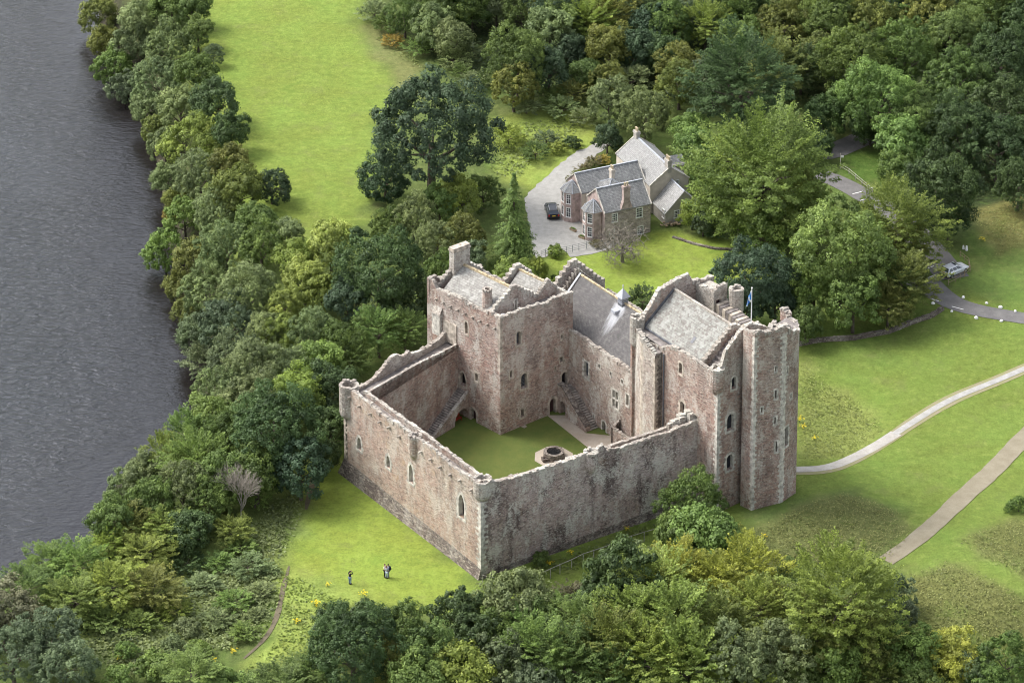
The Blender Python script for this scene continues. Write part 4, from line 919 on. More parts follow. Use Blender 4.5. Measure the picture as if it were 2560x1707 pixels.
# ---- court stairs
def court_stair(lowp, ang, L, width, ztop, side, n, landing, arch, label, wallmat, cop=.25, th=.3, topm=None):
    # flight climbing along ang; solid under; face wall with an arch on the given side, sloping coping
    d = dirv(ang); o = np.array([-d[1], d[0]])*side; mb = MB(); run = L-landing
    lowp = np.array(lowp)
    for k in range(n):
        u0, u1 = run*k/n, run*(k+1)/n+.06; z = ztop*(k+1)/n; zb_ = max([0]+[a[1]+a[3]+.05 for a in arch if abs((u0+u1)/2-a[0]) < a[2]/2+.25]); zb_ = min(zb_, z-.1); q = [lowp+d*u0-o*th, lowp+d*u1-o*th, lowp+d*u1-o*width, lowp+d*u0-o*width]
        mb.prism(q, zb_, z-.08, 1, bottom=True); q2 = [lowp+d*(u0-.04)-o*th, lowp+d*(u1-.04)-o*th, lowp+d*(u1-.04)-o*width, lowp+d*(u0-.04)-o*width]; mb.prism(q2, z-.08, z, 2, bottom=True)
    q = [lowp+d*run-o*th, lowp+d*L-o*th, lowp+d*L-o*width, lowp+d*run-o*width]; mb.prism(q, 0, ztop, 2)
    w = Wall(lowp, ang, side); holes = [arch_loop(*a) for a in arch]
    top = [(0, cop+.15), (run, ztop+cop), (L, ztop+cop)]
    mb.panel(lowp, ang, [(0, 0)]+top+[(L, 0)], holes, side, .9, 0)
    mb.panel(lowp-o*th, ang, [(0, 0)]+top+[(L, 0)], holes, -side, 0, 0)
    for h in holes: mb.poly([V3(lowp+d*u-o*(width-.05), z) for u, z in h], 0)
    mb.poly([V3(lowp, 0), V3(lowp, cop+.15), V3(lowp-o*th, cop+.15), V3(lowp-o*th, 0)], 0)
    for (ua, za), (ub, zb) in zip(top, top[1:]):
        m_ = max(1, int((ub-ua)/.8))
        for k in range(m_):
            a, b = ua+(ub-ua)*k/m_, ua+(ub-ua)*(k+1)/m_-.03; z0, z1 = za+(zb-za)*k/m_, za+(zb-za)*(k+1)/m_
            q = [lowp+d*a+o*.06, lowp+d*b+o*.06, lowp+d*b-o*(th+.06), lowp+d*a-o*(th+.06)]; mb.prism(q, [z0-.02, z1-.02, z1-.02, z0-.02], [z0+.12, z1+.12, z1+.12, z0+.12], 4, bottom=True)
    ob = mb.build('courtyard_stair', [wallmat, M['walk'], M['walk2'], M['void'], topm or M['stone_top']], castle); tag(ob, label); return ob
l0 = np.array(P(*Z1(738, 1506))); court_stair(l0, 50, 8.0, 2.0, 3.9, -1, 24, .6, [(5.5, 0.02, 2.7, 1.9, 'round')], 'long straight stone stair climbing beside the west curtain wall', M['stone_hall'])
r0 = np.array(P(*Z9(1070, 1185))); court_stair(r0, 124.5, 6.3, 2.0, 3.4, 1, 18, 1.0, [(5.1, .02, 1.2, 2.0, 'round')], 'stone stair with sloping dark coping climbing beside the hall', M['stone_hall'], .6, .75, M['stone_base'])
# low enclosure wall in the court corner
lw = np.array(P(*Z2(565, 1480))); mb = MB()
wallrun(mb, lw, -54, [(0, 2.5), (7.0, 2.3)], 0, 0, .4, -1, (), 0, 1, jit=.05)
wallrun(mb, lw, 36, [(0, 2.5), (1.6, 3.6), (2.0, 2.4)], 0, 0, .4, 1, (), 2, 1, jit=.1)
ob = mb.build('enclosure_wall', [M['stone_hall'], M['stone_top'], M['stone_base']], castle)
# ================================================================ house beyond the lawn
M['rubble'] = stone('rubble_house', red=(.48, .40, .375), grey=(.54, .465, .44), redness=.3, lichen=.25, streak=.1, dark=(.07, .065, .065))
h0 = np.array([13.2, 28.3]); aA, aB = 24.0, 114.0; hA, hB = dirv(aA), dirv(aB); hp = lambda a, b: h0+hA*a+hB*b
house = empty('house', V3(hp(5, 6), gz(*hp(5, 6))), 'rambling stone house with slate roofs and two bay turrets beside the gravel drive', 'house')
def verge(mb, a, b, hw, ze, zr, mi, w=.16):     # white skews on both gables
    a, b = np.array(a), np.array(b); d = (b-a)/np.linalg.norm(b-a); n = np.array([-d[1], d[0]])
    for e, sg0 in ((a, -1), (b, 1)):
        for sg in (1, -1):
            p, q = e+n*hw*sg*1.02, e; r = d*w*sg0
            mb.prism([p, q, q+r, p+r], [ze-.1, zr-.1, zr-.1, ze-.1], [ze+.07, zr+.09, zr+.09, ze+.07], mi, bottom=True)
def block(x0, x1, y0, y1, ze, zr, axis, mats, slate_m, wins=(), skews=True, label=None):
    # rectangular gabled block in the house frame; axis 'A': ridge along hA
    mb = MB(); q = [hp(x0, y0), hp(x1, y0), hp(x1, y1), hp(x0, y1)]
    W4 = [Wall(q[0], aA, -1), Wall(q[1], aB, -1), Wall(q[3], aA, 1), Wall(q[0], aB, 1)]; L = [x1-x0, y1-y0, x1-x0, y1-y0]
    for wi, xy, w, h in wins: W4[wi].opening(xy, w, h, 'rect', 'dark', .12, bars=0)
    for k in range(4):
        gab = (axis == 'A') == (k in (1, 3)); out = [(0, -1), (0, ze)]+([(L[k]/2, zr-.04)] if gab else [])+[(L[k], ze), (L[k], -1)]
        mb.panel(W4[k].p0, W4[k].ang, out, W4[k].loops(), W4[k].side, .15, k)
    wl_ = mb.build('wall', mats, house)
    for w in W4:
        for (u, z, ww, hh, *_r) in w.w:
            m2 = MB(); fb = lambda *a: w.fb(m2, *a)
            fb(u-ww/2-.1, u-ww/2, z-.1, z+hh+.1, -.03, .12, 0); fb(u+ww/2, u+ww/2+.1, z-.1, z+hh+.1, -.03, .12, 0); fb(u-ww/2, u+ww/2, z+hh, z+hh+.12, -.03, .12, 0); fb(u-ww/2-.15, u+ww/2+.15, z-.14, z, -.08, .12, 0)
            fb(u-ww/2, u+ww/2, z, z+hh, .1, .14, 1)
            for i in range(1, 3): fb(u-ww/2+ww*i/3-.018, u-ww/2+ww*i/3+.018, z, z+hh, .06, .1, 0)
            for i in range(1, 4): fb(u-ww/2, u+ww/2, z+hh*i/4-(.035 if i == 2 else .018), z+hh*i/4+(.035 if i == 2 else .018), .05, .1, 0)
            m2.build('window', [M['white'], M['pane']], wl_)
    mb = MB()
    if axis == 'A': a, b, hw = hp(x0, (y0+y1)/2), hp(x1, (y0+y1)/2), (y1-y0)/2+.12
    else: a, b, hw = hp((x0+x1)/2, y0), hp((x0+x1)/2, y1), (x1-x0)/2+.12
    roof_gable(mb, a, b, hw, ze-.02, zr+.05, t=.1)
    if skews: verge(mb, a, b, hw, ze, zr+.05, 1, .14)
    d = (b-a)/np.linalg.norm(b-a); mb.box((a+b)/2, math.degrees(math.atan2(d[1], d[0])), float(np.linalg.norm(b-a)), .2, zr, zr+.13, 2)
    rf = mb.build('roof', [slate_m, M['lead'] if not skews else M['pale'], M['lead']], house); return wl_, rf
M['skew'] = M['pale']
wn1, rf1 = block(0, 7.3, 0, 5.7, 4.6, 7.05, 'A', [M['rubble'], M['harl'], M['harl'], M['pinkstone']], M['slate_house'],
      [(0, Z5(1312, 955), .85, 1.35), (0, Z5(1060, 1010), .75, 1.2), (0, Z5(1030, 1172), .75, 1.2), (0, Z5(1325, 1135), .75, 1.1)])
wn2, rf2 = block(-.4, 9.7, 6.9, 11.7, 4.6, 6.6, 'A', [M['harl'], M['harl'], M['harl'], M['pinkstone']], M['slate_house'])
wn3, rf3 = block(9.7, 15.9, 5.0, 16.3, 4.6, 6.9, 'B', [M['harl'], M['harl'], M['harl'], M['harl']], M['slate_house2'], [(0, Z5(1700, 655), .55, .9)])
wn4, rf4 = block(10.1, 16.1, .8, 4.97, 1.95, 4.9, 'B', [M['harlgrey'], M['harlgrey'], M['harlgrey'], M['harlgrey']], M['slate_lean'], [(0, Z5(1700, 970), .75, 1.0), (3, Z5(1560, 965), .5, 1.2)], skews=False)
# link between the two front blocks, with a small hipped roof
mb = MB(); mb.prism([hp(.3, 5.6), hp(7.0, 5.6), hp(7.0, 7.0), hp(.3, 7.0)], -1, 4.4, 0)
mb.build('wall', [M['harl']], house)
mb = MB(); zz = 4.5; a, b, c, d = hp(2.4, 4.2), hp(5.8, 4.2), hp(5.8, 8.2), hp(2.4, 8.2); e = hp(4.1, 6.3)
for p, q in ((a, b), (b, c), (c, d), (d, a)): mb.poly([V3(p, zz+.6), V3(q, zz+.6), V3(e, 6.3)], 0)
mb.prism([a, b, c, d], 4.0, zz+.6, 0, top=False)
for p in (a, b, c, d): mb.tube([V3(p, zz+.62), V3(e, 6.33)], .06, 5, 1)
mb.build('roof', [M['slate_house'], M['lead']], house)
mb = MB(); mb.prism([hp(-.2, 12.0), hp(7.5, 12.0), hp(7.5, 13.6), hp(-.2, 13.6)], -1, 2.4, 0); mb.poly([V3(hp(-.3, 13.8), 2.35), V3(hp(7.6, 13.8), 2.35), V3(hp(7.6, 11.8), 3.3), V3(hp(-.3, 11.8), 3.3)], 1)
mb.build('porch', [M['harl'], M['slate_lean']], house)
def dormer():
    mb = MB(); c = hp(15.3, 9.0); mb.box(c, aB, 2.4, 2.6, 3.5, 5.6, 0)
    for s_ in (1, -1): e = c+hA*-1.4; f_ = c+hA*1.5; mb.poly([V3(e, 6.5), V3(f_, 6.5), V3(f_+hB*1.4*s_, 5.4), V3(e+hB*1.4*s_, 5.4)], 1)
    mb.build('dormer', [M['harl'], M['slate_house']], house)
dormer()
def bay(cx, cy, r, ze, zt, ring):
    c = hp(cx, cy); n = 8; a0 = R(aA+22.5)
    pts = [c+np.array([math.cos(a0+2*math.pi*k/n), math.sin(a0+2*math.pi*k/n)])*r for k in range(n)]; mb = MB(); ws = []
    for k in range(n):
        a, b = pts[k], pts[(k+1) % n]; L = float(np.linalg.norm(b-a)); an = math.degrees(math.atan2(b[1]-a[1], b[0]-a[0])); w = Wall(a, an, -1)
        if k in ring: w.at(L/2, .75, L*.5, 1.35, 'rect'); w.at(L/2, 2.85, L*.5, 1.35, 'rect')
        mb.panel(a, an, [(0, -1), (0, ze), (L, ze), (L, -1)], w.loops(), -1, .12, 0); ws.append(w)
        w.fb(mb, .01, L-.01, 2.35, 2.55, -.05, .05, 0); w.fb(mb, .01, L-.01, ze-.2, ze, -.06, .05, 0)
    o = mb.build('bay', [M['pinkstone']], house)
    for w in ws:
        for (u, z, ww, hh, *_r) in w.w:
            m2 = MB(); w.fb(m2, u-ww/2, u+ww/2, z, z+hh, .08, .12, 1)
            for a, b in ((-ww/2-.07, -ww/2), (ww/2, ww/2+.07)): w.fb(m2, u+a, u+b, z-.1, z+hh+.1, -.02, .1, 0)
            w.fb(m2, u-ww/2-.1, u+ww/2+.1, z-.13, z, -.06, .1, 0); w.fb(m2, u-ww/2, u+ww/2, z+hh*.48, z+hh*.48+.07, .03, .09, 0); w.fb(m2, u-.018, u+.018, z, z+hh, .04, .09, 0); w.fb(m2, u-ww/2, u+ww/2, z+hh, z+hh+.1, -.02, .1, 0)
            for i in (1, 3): w.fb(m2, u-ww/2, u+ww/2, z+hh*i/4-.015, z+hh*i/4+.015, .045, .085, 0)
            m2.build('window', [M['white'], M['pane']], o)
    mb = MB(); mb.frustum(c, r+.2, 0, ze, zt, n, 0, ang0=aA+22.5)
    for k in range(n): a = a0+2*math.pi*k/n; mb.tube([(c[0]+(r+.2)*math.cos(a), c[1]+(r+.2)*math.sin(a), ze+.02), V3(c, zt+.03)], .04, 4, 1)
    mb.build('roof', [M['slate_house'], M['lead']], o)
bay(-.75, 2.2, 1.55, 4.5, 5.9, (1, 2, 3, 4)); bay(-1.0, 8.9, 1.55, 4.5, 5.9, (1, 2, 3, 4))
def chimney(c, sx, sy, z0, z1, pots, parent, mat='pinkstone', flare=0):
    mb = MB()
    if flare: q = lambda f: [c+hA*sx/2*f*a+hB*sy/2*b for a, b in ((-1, -1), (1, -1), (1, 1), (-1, 1))]; mb.prism(q(1.0), z0+1.2, z1, 0); [mb.poly([V3(q(1.9)[i], z0), V3(q(1.9)[(i+1) % 4], z0), V3(q(1.0)[(i+1) % 4], z0+1.2), V3(q(1.0)[i], z0+1.2)], 0) for i in range(4)]
    else: mb.box(c, aA, sx, sy, z0, z1, 0)
    mb.box(c, aA, sx+.18, sy+.18, z1-.3, z1-.12, 0); mb.box(c, aA, sx+.1, sy+.1, z1-.12, z1+.05, 0)
    for k in range(pots):
        p = c+(hA if sx > sy else hB)*((k-(pots-1)/2)*.42); mb.frustum(p, .15, .12, z1, z1+.62, 8, 1); mb.frustum(p, .17, .17, z1+.5, z1+.6, 8, 1)
    mb.build('chimney', [M[mat], M['buff']], parent)
chimney(np.array(P(*Z5(1175, 880), 5.0)), 1.0, .6, 4.6, 8.0, 2, rf1, 'pinkstone', 1)
chimney(hp(4.3, 6.6), .5, .8, 5.2, 7.6, 2, rf2, 'harl'); chimney(hp(12.8, 15.9), .6, 1.0, 6.0, 7.8, 2, rf3, 'harlgrey'); chimney(hp(12.8, 5.5), .6, 1.1, 6.0, 7.9, 3, rf3, 'harlgrey')

# ================================================================ cars
def make_car(paint, label, plate, bars, sunroof):
    car = empty('parked_car', (0, 0, 0), label, 'car')
    st = [(-2.25, .80, .42, .80), (-2.2, .86, .30, .95), (-1.9, .90, .25, 1.0), (-1.0, .92, .25, .98), (.3, .92, .25, .96), (1.0, .91, .25, .93), (1.7, .88, .26, .84), (2.1, .80, .32, .74), (2.25, .68, .40, .62)]
    mb = MB(); rings = []
    for x, w, zb, zt in st: rings.append([(x, -w*.86, zb), (x, -w, zb+.14), (x, -w, zt-.16), (x, -w*.9, zt), (x, w*.9, zt), (x, w, zt-.16), (x, w, zb+.14), (x, w*.86, zb)])
    for a, b in zip(rings, rings[1:]):
        for k in range(8): j = (k+1) % 8; mb.poly([a[k], b[k], b[j], a[j]])
    mb.poly(rings[0]); mb.poly(rings[-1][::-1])
    bot = [(-2.15, .82), (1.0, .82)]; top = [(-1.75, .62), (.15, .62)]; zb, zt = .93, 1.42
    B4 = [(-2.15, -.82, zb), (1.05, -.82, zb), (1.05, .82, zb), (-2.15, .82, zb)]; M4 = [(-2.0, -.72, 1.2), (.6, -.72, 1.22), (.6, .72, 1.22), (-2.0, .72, 1.2)]; T4 = [(-1.78, -.60, zt-.03), (.1, -.60, zt), (.1, .60, zt), (-1.78, .60, zt-.03)]; R4 = [(-1.6, -.48, zt+.03), (0, -.48, zt+.05), (0, .48, zt+.05), (-1.6, .48, zt+.03)]
    for A4, C4 in ((B4, M4), (M4, T4), (T4, R4)):
        for k in range(4): j = (k+1) % 4; mb.poly([A4[k], A4[j], C4[j], C4[k]])
    mb.poly(R4); mb.build('body', paint, car, smooth=False)
    def quad(pts, name, mat, off=(0, 0, .012)): m2 = MB(); m2.poly([(p[0]+off[0], p[1]+off[1], p[2]+off[2]) for p in pts]); return m2.build(name, mat, car)
    def lerp(a, b, t): return tuple(x+(y-x)*t for x, y in zip(a, b))
    for sg in (-1, 1):
        k0, k1 = (0, 1) if sg < 0 else (3, 2)
        for t0, t1 in ((.06, .32), (.35, .62), (.65, .93)):
            q = [lerp(B4[k0], B4[k1], t0), lerp(B4[k0], B4[k1], t1), lerp(T4[k0], T4[k1], min(t1, .97)), lerp(T4[k0], T4[k1], max(t0, .04))]
            q = [(p[0], p[1]*1.0+(.0), p[2]) for p in q]; a, b, c, d = q; a, b = lerp(a, d, .12), lerp(b, c, .12); c, d = lerp(b, c, .94), lerp(a, d, .94); quad([a, b, c, d], 'window', M['glass_car'], (0, sg*.035, .0))
    a, b, c, d = B4[1], B4[2], T4[2], T4[1]; quad([lerp(a, d, .1), lerp(b, c, .1), lerp(b, c, .95), lerp(a, d, .95)], 'windscreen', M['glass_car'], (.05, 0, .03))
    a, b, c, d = B4[3], B4[0], T4[0], T4[3]; quad([lerp(a, d, .15), lerp(b, c, .15), lerp(b, c, .95), lerp(a, d, .95)], 'rear_window', M['glass_car'], (-.05, 0, .02))
    if sunroof: quad([(-.35, -.4, zt+.06), (.0, -.4, zt+.06), (.0, .4, zt+.06), (-.35, .4, zt+.06)], 'sunroof', M['glass_car'])
    for sx in (-1.42, 1.38):
        for sy in (-.83, .83):
            e = empty('wheel', (0, 0, 0), None, None); e.parent = car; m2 = MB(); q = 16
            m2.tube([(sx, sy-.1, .33), (sx, sy+.1, .33)], .33, q); ty = m2.build('tyre', M['rubber'], e)
            m3 = MB(); s_ = 1 if sy > 0 else -1; m3.tube([(sx, sy+s_*.06, .33), (sx, sy+s_*.115, .33)], .2, 12); m3.build('rim', M['alloy'], e)
    for sy in (-.68, .68):
        m2 = MB(); m2.box((-2.235, sy), 0, .08, .2, .72, .98); m2.build('tail_light', M['redlamp'], car); m2 = MB(); m2.box((2.13, sy*.95), 0, .1, .26, .58, .70); m2.build('headlight', M['clearlamp'], car)
        m2 = MB(); m2.box((.75, sy*1.42), 0, .1, .2, .98, 1.1); m2.build('wing_mirror', paint, car)
        if bars: m2 = MB(); m2.tube([(-1.6, sy*.8, 1.47), (-.1, sy*.8, 1.5)], .025, 6); m2.build('roof_rail', M['alloy'], car)
    m2 = MB(); m2.box((-2.27, 0), 0, .03, .5, .74, .86); m2.build('number_plate', plate, car)
    m2 = MB(); m2.box((-2.24, 0), 0, .12, 1.5, .38, .56); m2.build('bumper', M['rubber'], car)
    return car
c1 = make_car(M['black_paint'], 'shiny black estate car parked on the gravel drive beside the house', M['plate'], True, False)
p = G(1268, 492); c1.location = (p[0], p[1], p[2]+.05); c1.rotation_euler = (0, 0, R(96))
c2 = make_car(M['silver_paint'], 'silver hatchback parked under the trees beside the tarmac drive', M['plate'], False, True)
p = G(2192, 628); c2.location = (p[0], p[1], p[2]+.07); c2.rotation_euler = (0, 0, R(38)); c2.scale = (.95, 1, 1)

# ================================================================ people
def person(name_label, loc, rz, h, top_m, leg_m, hair_m, pose, pack=None, cam_=False, bag=None):
    root = empty('person', (0, 0, 0), name_label, 'person'); s = h/1.75
    J = {'pel': (0, 0, .95), 'wai': (0, 0, 1.08), 'che': (0, .01, 1.28), 'nec': (0, 0, 1.47), 'hd0': (0, -.015, 1.56), 'hd1': (0, -.02, 1.66), 'hd2': (0, 0, 1.73)}
    E = [('pel', 'wai'), ('wai', 'che'), ('che', 'nec'), ('nec', 'hd0'), ('hd0', 'hd1'), ('hd1', 'hd2')]
    Rr = dict(pel=.15, wai=.125, che=.15, nec=.055, hd0=.075, hd1=.095, hd2=.06)
    for sd, sg in (('l', -1), ('r', 1)):
        ft = pose.get('feet', .1)*sg
        J.update({'hi'+sd: (sg*.09, 0, .9), 'kn'+sd: (sg*.1+ft*.15, -.03, .5), 'an'+sd: (ft+sg*.02, .01, .09), 'to'+sd: (ft+sg*.04, -.17, .04), 'sh'+sd: (sg*.18, 0, 1.42)})
        el, wr = pose['arms'][0 if sg < 0 else 1]; J['el'+sd] = el; J['wr'+sd] = wr
        E += [('pel', 'hi'+sd), ('hi'+sd, 'kn'+sd), ('kn'+sd, 'an'+sd), ('an'+sd, 'to'+sd), ('che', 'sh'+sd), ('sh'+sd, 'el'+sd), ('el'+sd, 'wr'+sd)]
        Rr.update({'hi'+sd: .09, 'kn'+sd: .06, 'an'+sd: .04, 'to'+sd: .035, 'sh'+sd: .06, 'el'+sd: .042, 'wr'+sd: .028})
        w = Vector(wr); f = (w-Vector(el)).normalized(); J['pa'+sd] = tuple(w+f*.06); E.append(('wr'+sd, 'pa'+sd)); Rr['pa'+sd] = .034
        sidev = f.cross(Vector((0, 1, 0))).normalized()
        for q in range(4):
            b_ = w+f*.1+sidev*(q-1.5)*.02; J[f'f{q}'+sd] = tuple(b_); J[f'g{q}'+sd] = tuple(b_+f*(.06+.012*(1 if q in (1, 2) else 0))+Vector((0, -.02, 0))); E += [('pa'+sd, f'f{q}'+sd), (f'f{q}'+sd, f'g{q}'+sd)]; Rr[f'f{q}'+sd] = .009; Rr[f'g{q}'+sd] = .007
        J['th'+sd] = tuple(w+f*.06+sidev*.045+Vector((0, -.02, 0))); E.append(('wr'+sd, 'th'+sd)); Rr['th'+sd] = .01
    def skin(name, keys, grow, mat, parent, trim=None):
        ks = [k for k in J if k in keys]; ix = {k: i for i, k in enumerate(ks)}; es = [(ix[a], ix[b]) for a, b in E if a in ix and b in ix]
        me = bpy.data.meshes.new(name); me.from_pydata([tuple(v*s for v in J[k]) for k in ks], es, []); o = bpy.data.objects.new(name, me); col.objects.link(o)
        md = o.modifiers.new('skin', 'SKIN'); md.use_smooth_shade = True; sv_ = me.skin_vertices[0].data
        for i, k in enumerate(ks): r = Rr[k]*s+grow; sv_[i].radius = (r, r*(.75 if k in ('che', 'wai', 'pel') else 1)); sv_[i].use_root = (i == 0)
        o.modifiers.new('sub', 'SUBSURF').levels = 1; o.modifiers['sub'].render_levels = 1; me.materials.append(mat); attach(o, parent); return o
    body = skin('body', set(J), 0, M['skin'], root)
    skin('jacket', {'pel', 'wai', 'che', 'nec', 'shl', 'shr', 'ell', 'elr', 'wrl', 'wrr'}, .016, top_m, root)
    skin('trousers', {'pel', 'hil', 'hir', 'knl', 'knr', 'anl', 'anr'}, .02, leg_m, root)
    hm = MB(); hm.frustum((0, .01*s), .101*s, .102*s, 1.62*s, 1.70*s, 10); hm.frustum((0, .01*s), .102*s, .05*s, 1.70*s, 1.785*s, 10); hm.build('hair', hair_m, root, smooth=True)
    fm = MB(); fm.box((0, -.112*s), 0, .025*s, .03*s, 1.625*s, 1.665*s); fm.build('nose', M['skin'], root)
    for sg in (-1, 1):
        em = MB(); em.box((sg*.035*s, -.098*s), 0, .02*s, .012*s, 1.665*s, 1.678*s); em.build('eye', M['hair_'] if 'hair_' in M else M['black'], root)
        em = MB(); em.box((sg*.1*s, 0), 0, .02*s, .04*s, 1.63*s, 1.69*s); em.build('ear', M['skin'], root)
        sh = MB(); f = Vector(J['an'+('l' if sg < 0 else 'r')])*s; sh.box((f.x, f.y-.07), 0, .095, .27, 0, .085); sh.build('shoe', M['black'], root)
    root.location = loc; root.rotation_euler = (0, 0, rz); return root
down = (((-.24, .02, 1.16), (-.23, -.06, .92)), ((.24, .02, 1.16), (.23, -.06, .92)))
hold = (((-.25, -.08, 1.18), (-.08, -.24, 1.28)), ((.25, -.08, 1.18), (.1, -.24, 1.3)))
up = (((-.30, -.2, 1.38), (-.09, -.24, 1.6)), ((.30, -.2, 1.38), (.09, -.24, 1.6)))
def at(x, y): p = G(x, y); return (p[0], p[1], p[2]+.02)
pc = at(804, 1341); person('lone person in black top and blue jeans raising a camera on the lawn', pc, R(150), 1.75, M['black'], M['jeans'], M['hair'], dict(arms=up, feet=.08))
mb = MB(); mb.box((0, 0), 0, .15, .1, -.05, .05); mb.tube([(0, -.04, 0), (0, -.12, 0)], .035, 10); cm = mb.build('camera_body', M['black']); a = R(150)
cm.location = (pc[0]+math.sin(a)*.27, pc[1]-math.cos(a)*.27, pc[2]+1.63); cm.rotation_euler = (0, 0, a); tag(cm, 'small black camera held up by the lone person on the lawn', 'camera')
g1_ = at(884, 1324); g2_ = at(888, 1327); g3_ = at(892, 1325.5)
person('person in cream jacket and black trousers, at left of the huddled group', g1_, R(60), 1.72, M['cream'], M['black'], M['hair2'], dict(arms=hold, feet=.07))
person('person in pale grey top and pale trousers in the middle of the huddle', g2_, R(160), 1.62, M['ltgrey'], M['paleblue'], M['hair2'], dict(arms=hold, feet=.07))
p3 = person('person in blue grey jacket and jeans wearing a dark backpack, on the right', g3_, R(-70), 1.78, M['greyblue'], M['greyblue'], M['hair'], dict(arms=hold, feet=.08))
mb = MB(); mb.prism([np.array(q) for q in ((-.15, -.08), (.15, -.08), (.13, .1), (-.13, .1))], -.25, .2); mb.prism([np.array(q) for q in ((-.11, .1), (.11, .1), (.09, .16), (-.09, .16))], -.22, .02)
bp = mb.build('backpack', M['navy']); a = R(-70); bp.location = (g3_[0]-math.sin(a)*.2, g3_[1]+math.cos(a)*.2, g3_[2]+1.25); bp.rotation_euler = (0, 0, a); tag(bp, 'dark navy backpack on the back of the right-hand person in the group', 'backpack')

# ================================================================ flagpole, well, bench, stones
fp = np.array(P(*Z7(1030, 450), 23.2)); root = empty('flagpole', V3(fp, 22.6), 'tall white flagpole on the gatehouse tower head', 'flagpole')
ht = None
lo, hi = 20, 45
for _ in range(40):
    mid = (lo+hi)/2
    if proj(fp[0], fp[1], mid)[1] > 721: lo = mid
    else: hi = mid
ztop = lo
mb = MB(); mb.tube([V3(fp, 22.6), V3(fp, ztop)], [.085, .05], 8); mb.build('pole', M['white'], root, smooth=True)
mb = MB(); mb.frustum(fp, .02, .12, ztop, ztop+.08, 8); mb.frustum(fp, .12, .02, ztop+.08, ztop+.18, 8); mb.build('finial', M['white'], root)
M['flag'] = simple('flag_blue', (.03, .22, .62), .8, .05, 4)
nx_, nz_ = 10, 12; mb = MB(); grid = {}
for i in range(nx_+1):
    for j in range(nz_+1):
        t = i/nx_; zz = ztop-.25-1.5*j/nz_-t*(.95-.2*j/nz_); grid[i, j] = (fp[0]-.07-.55*t**.8*(.4+.6*min(1, j/nz_+.4)), fp[1]+.16*math.sin(t*9+j*.35)*t**.5, zz)
for i in range(nx_):
    for j in range(nz_):
        cross = abs((i+.5)/nx_-(j+.5)/nz_) < .12 or abs((i+.5)/nx_+(j+.5)/nz_-1) < .12; mb.poly([grid[i, j], grid[i+1, j], grid[i+1, j+1], grid[i, j+1]], 1 if cross else 0)
mb.build('flag', [M['flag'], M['white']], root, smooth=True)

well = empty('well', V3(wc, .05), 'round stone well with an iron grating set in the court lawn', 'well')
mb = MB(); n = 20
for k in range(n):
    a, b = 2*math.pi*k/n, 2*math.pi*(k+1)/n
    for c_ in range(3):
        r1, r0 = 1.35-.04*(c_ == 2), .92; z0, z1 = .05+c_*.3, .05+(c_+1)*.3-.02; off = (.5*(c_ % 2))*(b-a)
        q = [wc+np.array([math.cos(t+off), math.sin(t+off)])*r for r, t in ((r1, a), (r1, b-.02), (r0, b-.02), (r0, a))]; mb.prism(q, z0, z1+rnd.uniform(-.01, .02))
mb.build('kerb_ring', M['stone_base'], well)
mb = MB(); mb.poly([V3(wc+dirv(360*k/24)*.95, .35) for k in range(24)], 0)
mb.build('shaft', M['void'], well)
mb = MB()
for k in range(-4, 5): L = math.sqrt(max(0, .9-(k*.2)**2)); c = wc+np.array([k*.2, 0]); mb.box(c, 90, 2*L, .04, .72, .76); c = wc+np.array([0, k*.2]); mb.box(c, 0, 2*L, .04, .765, .8)
mb.build('grating', M['darkiron'], well)
tr = np.array(P(*Z3(1475, 650))); mb = MB(); mb.box(tr, 20, 1.2, .75, .05, .3); 
for sx, sy, cx_, cy_ in ((1.2, .14, 0, .32), (1.2, .14, 0, -.32), (.14, .48, .53, 0), (.14, .48, -.53, 0)): mb.box(tr+dirv(20)*cx_+dirv(110)*cy_, 20, sx, sy, .3, .5)
t_ = mb.build('stone_trough', M['stone_base']); tag(t_, 'small rectangular stone trough beside the well', 'trough')

def bench(loc, rz, label, mat):
    r = empty('bench', (0, 0, 0), label, 'bench')
    for k in range(4): m2 = MB(); m2.box((0, -.18+.12*k), 0, 1.5, .1, .43, .46); m2.build('seat', mat, r) if k == 0 else None
    m2 = MB(); [m2.box((0, -.18+.12*k), 0, 1.5, .1, .435, .465) for k in range(1, 4)]; m2.box((0, .0), 0, 1.46, .3, .40, .43); m2.build('seat_slats', mat, r)
    m2 = MB(); [m2.box((0, .27), 0, 1.5, .03, .58+.14*k, .68+.14*k) for k in range(3)]; m2.build('backrest', mat, r)
    for sx in (-.7, .7):
        for sy, hh in ((-.2, .62), (.25, .98)): m2 = MB(); m2.box((sx, sy), 0, .06, .06, 0, hh); m2.build('leg', mat, r)
    r.location = loc; r.rotation_euler = (0, 0, rz); return r
bq = P(*Z1(912, 1362), .2); bench((bq[0], bq[1], .03), R(50), 'bright red bench under the stair arch in the court', M['red_paint'])
hpz = lambda x, y: (lambda q: (q[0], q[1], gz(*q)+.06))(P(*Z5(x, y), 0))
def planter(loc, rz, label):
    m2 = MB(); m2.box((0, 0), 0, 1.1, .36, .0, .32, 0); m2.box((0, 0), 0, 1.0, .27, .32, .34, 1)
    for k in range(40): m2.poly([(rnd.uniform(-.5, .5), rnd.uniform(-.15, .15), .34+rnd.uniform(0, .15)) for _ in range(3)], 2)
    o = m2.build('planter', [M['wood'], M['bark'], M['bushleaf']]); o.location = loc; o.rotation_euler = (0, 0, rz); tag(o, label, 'planter')
M['bushleaf'] = simple('planter_leaf', (.10, .16, .03), .8, .3, 9)
planter(hpz(630, 1140), R(-45), 'wooden planter box on the gravel between the bays'); planter(hpz(722, 1222), R(-40), 'wooden planter box at the foot of the nearer bay')
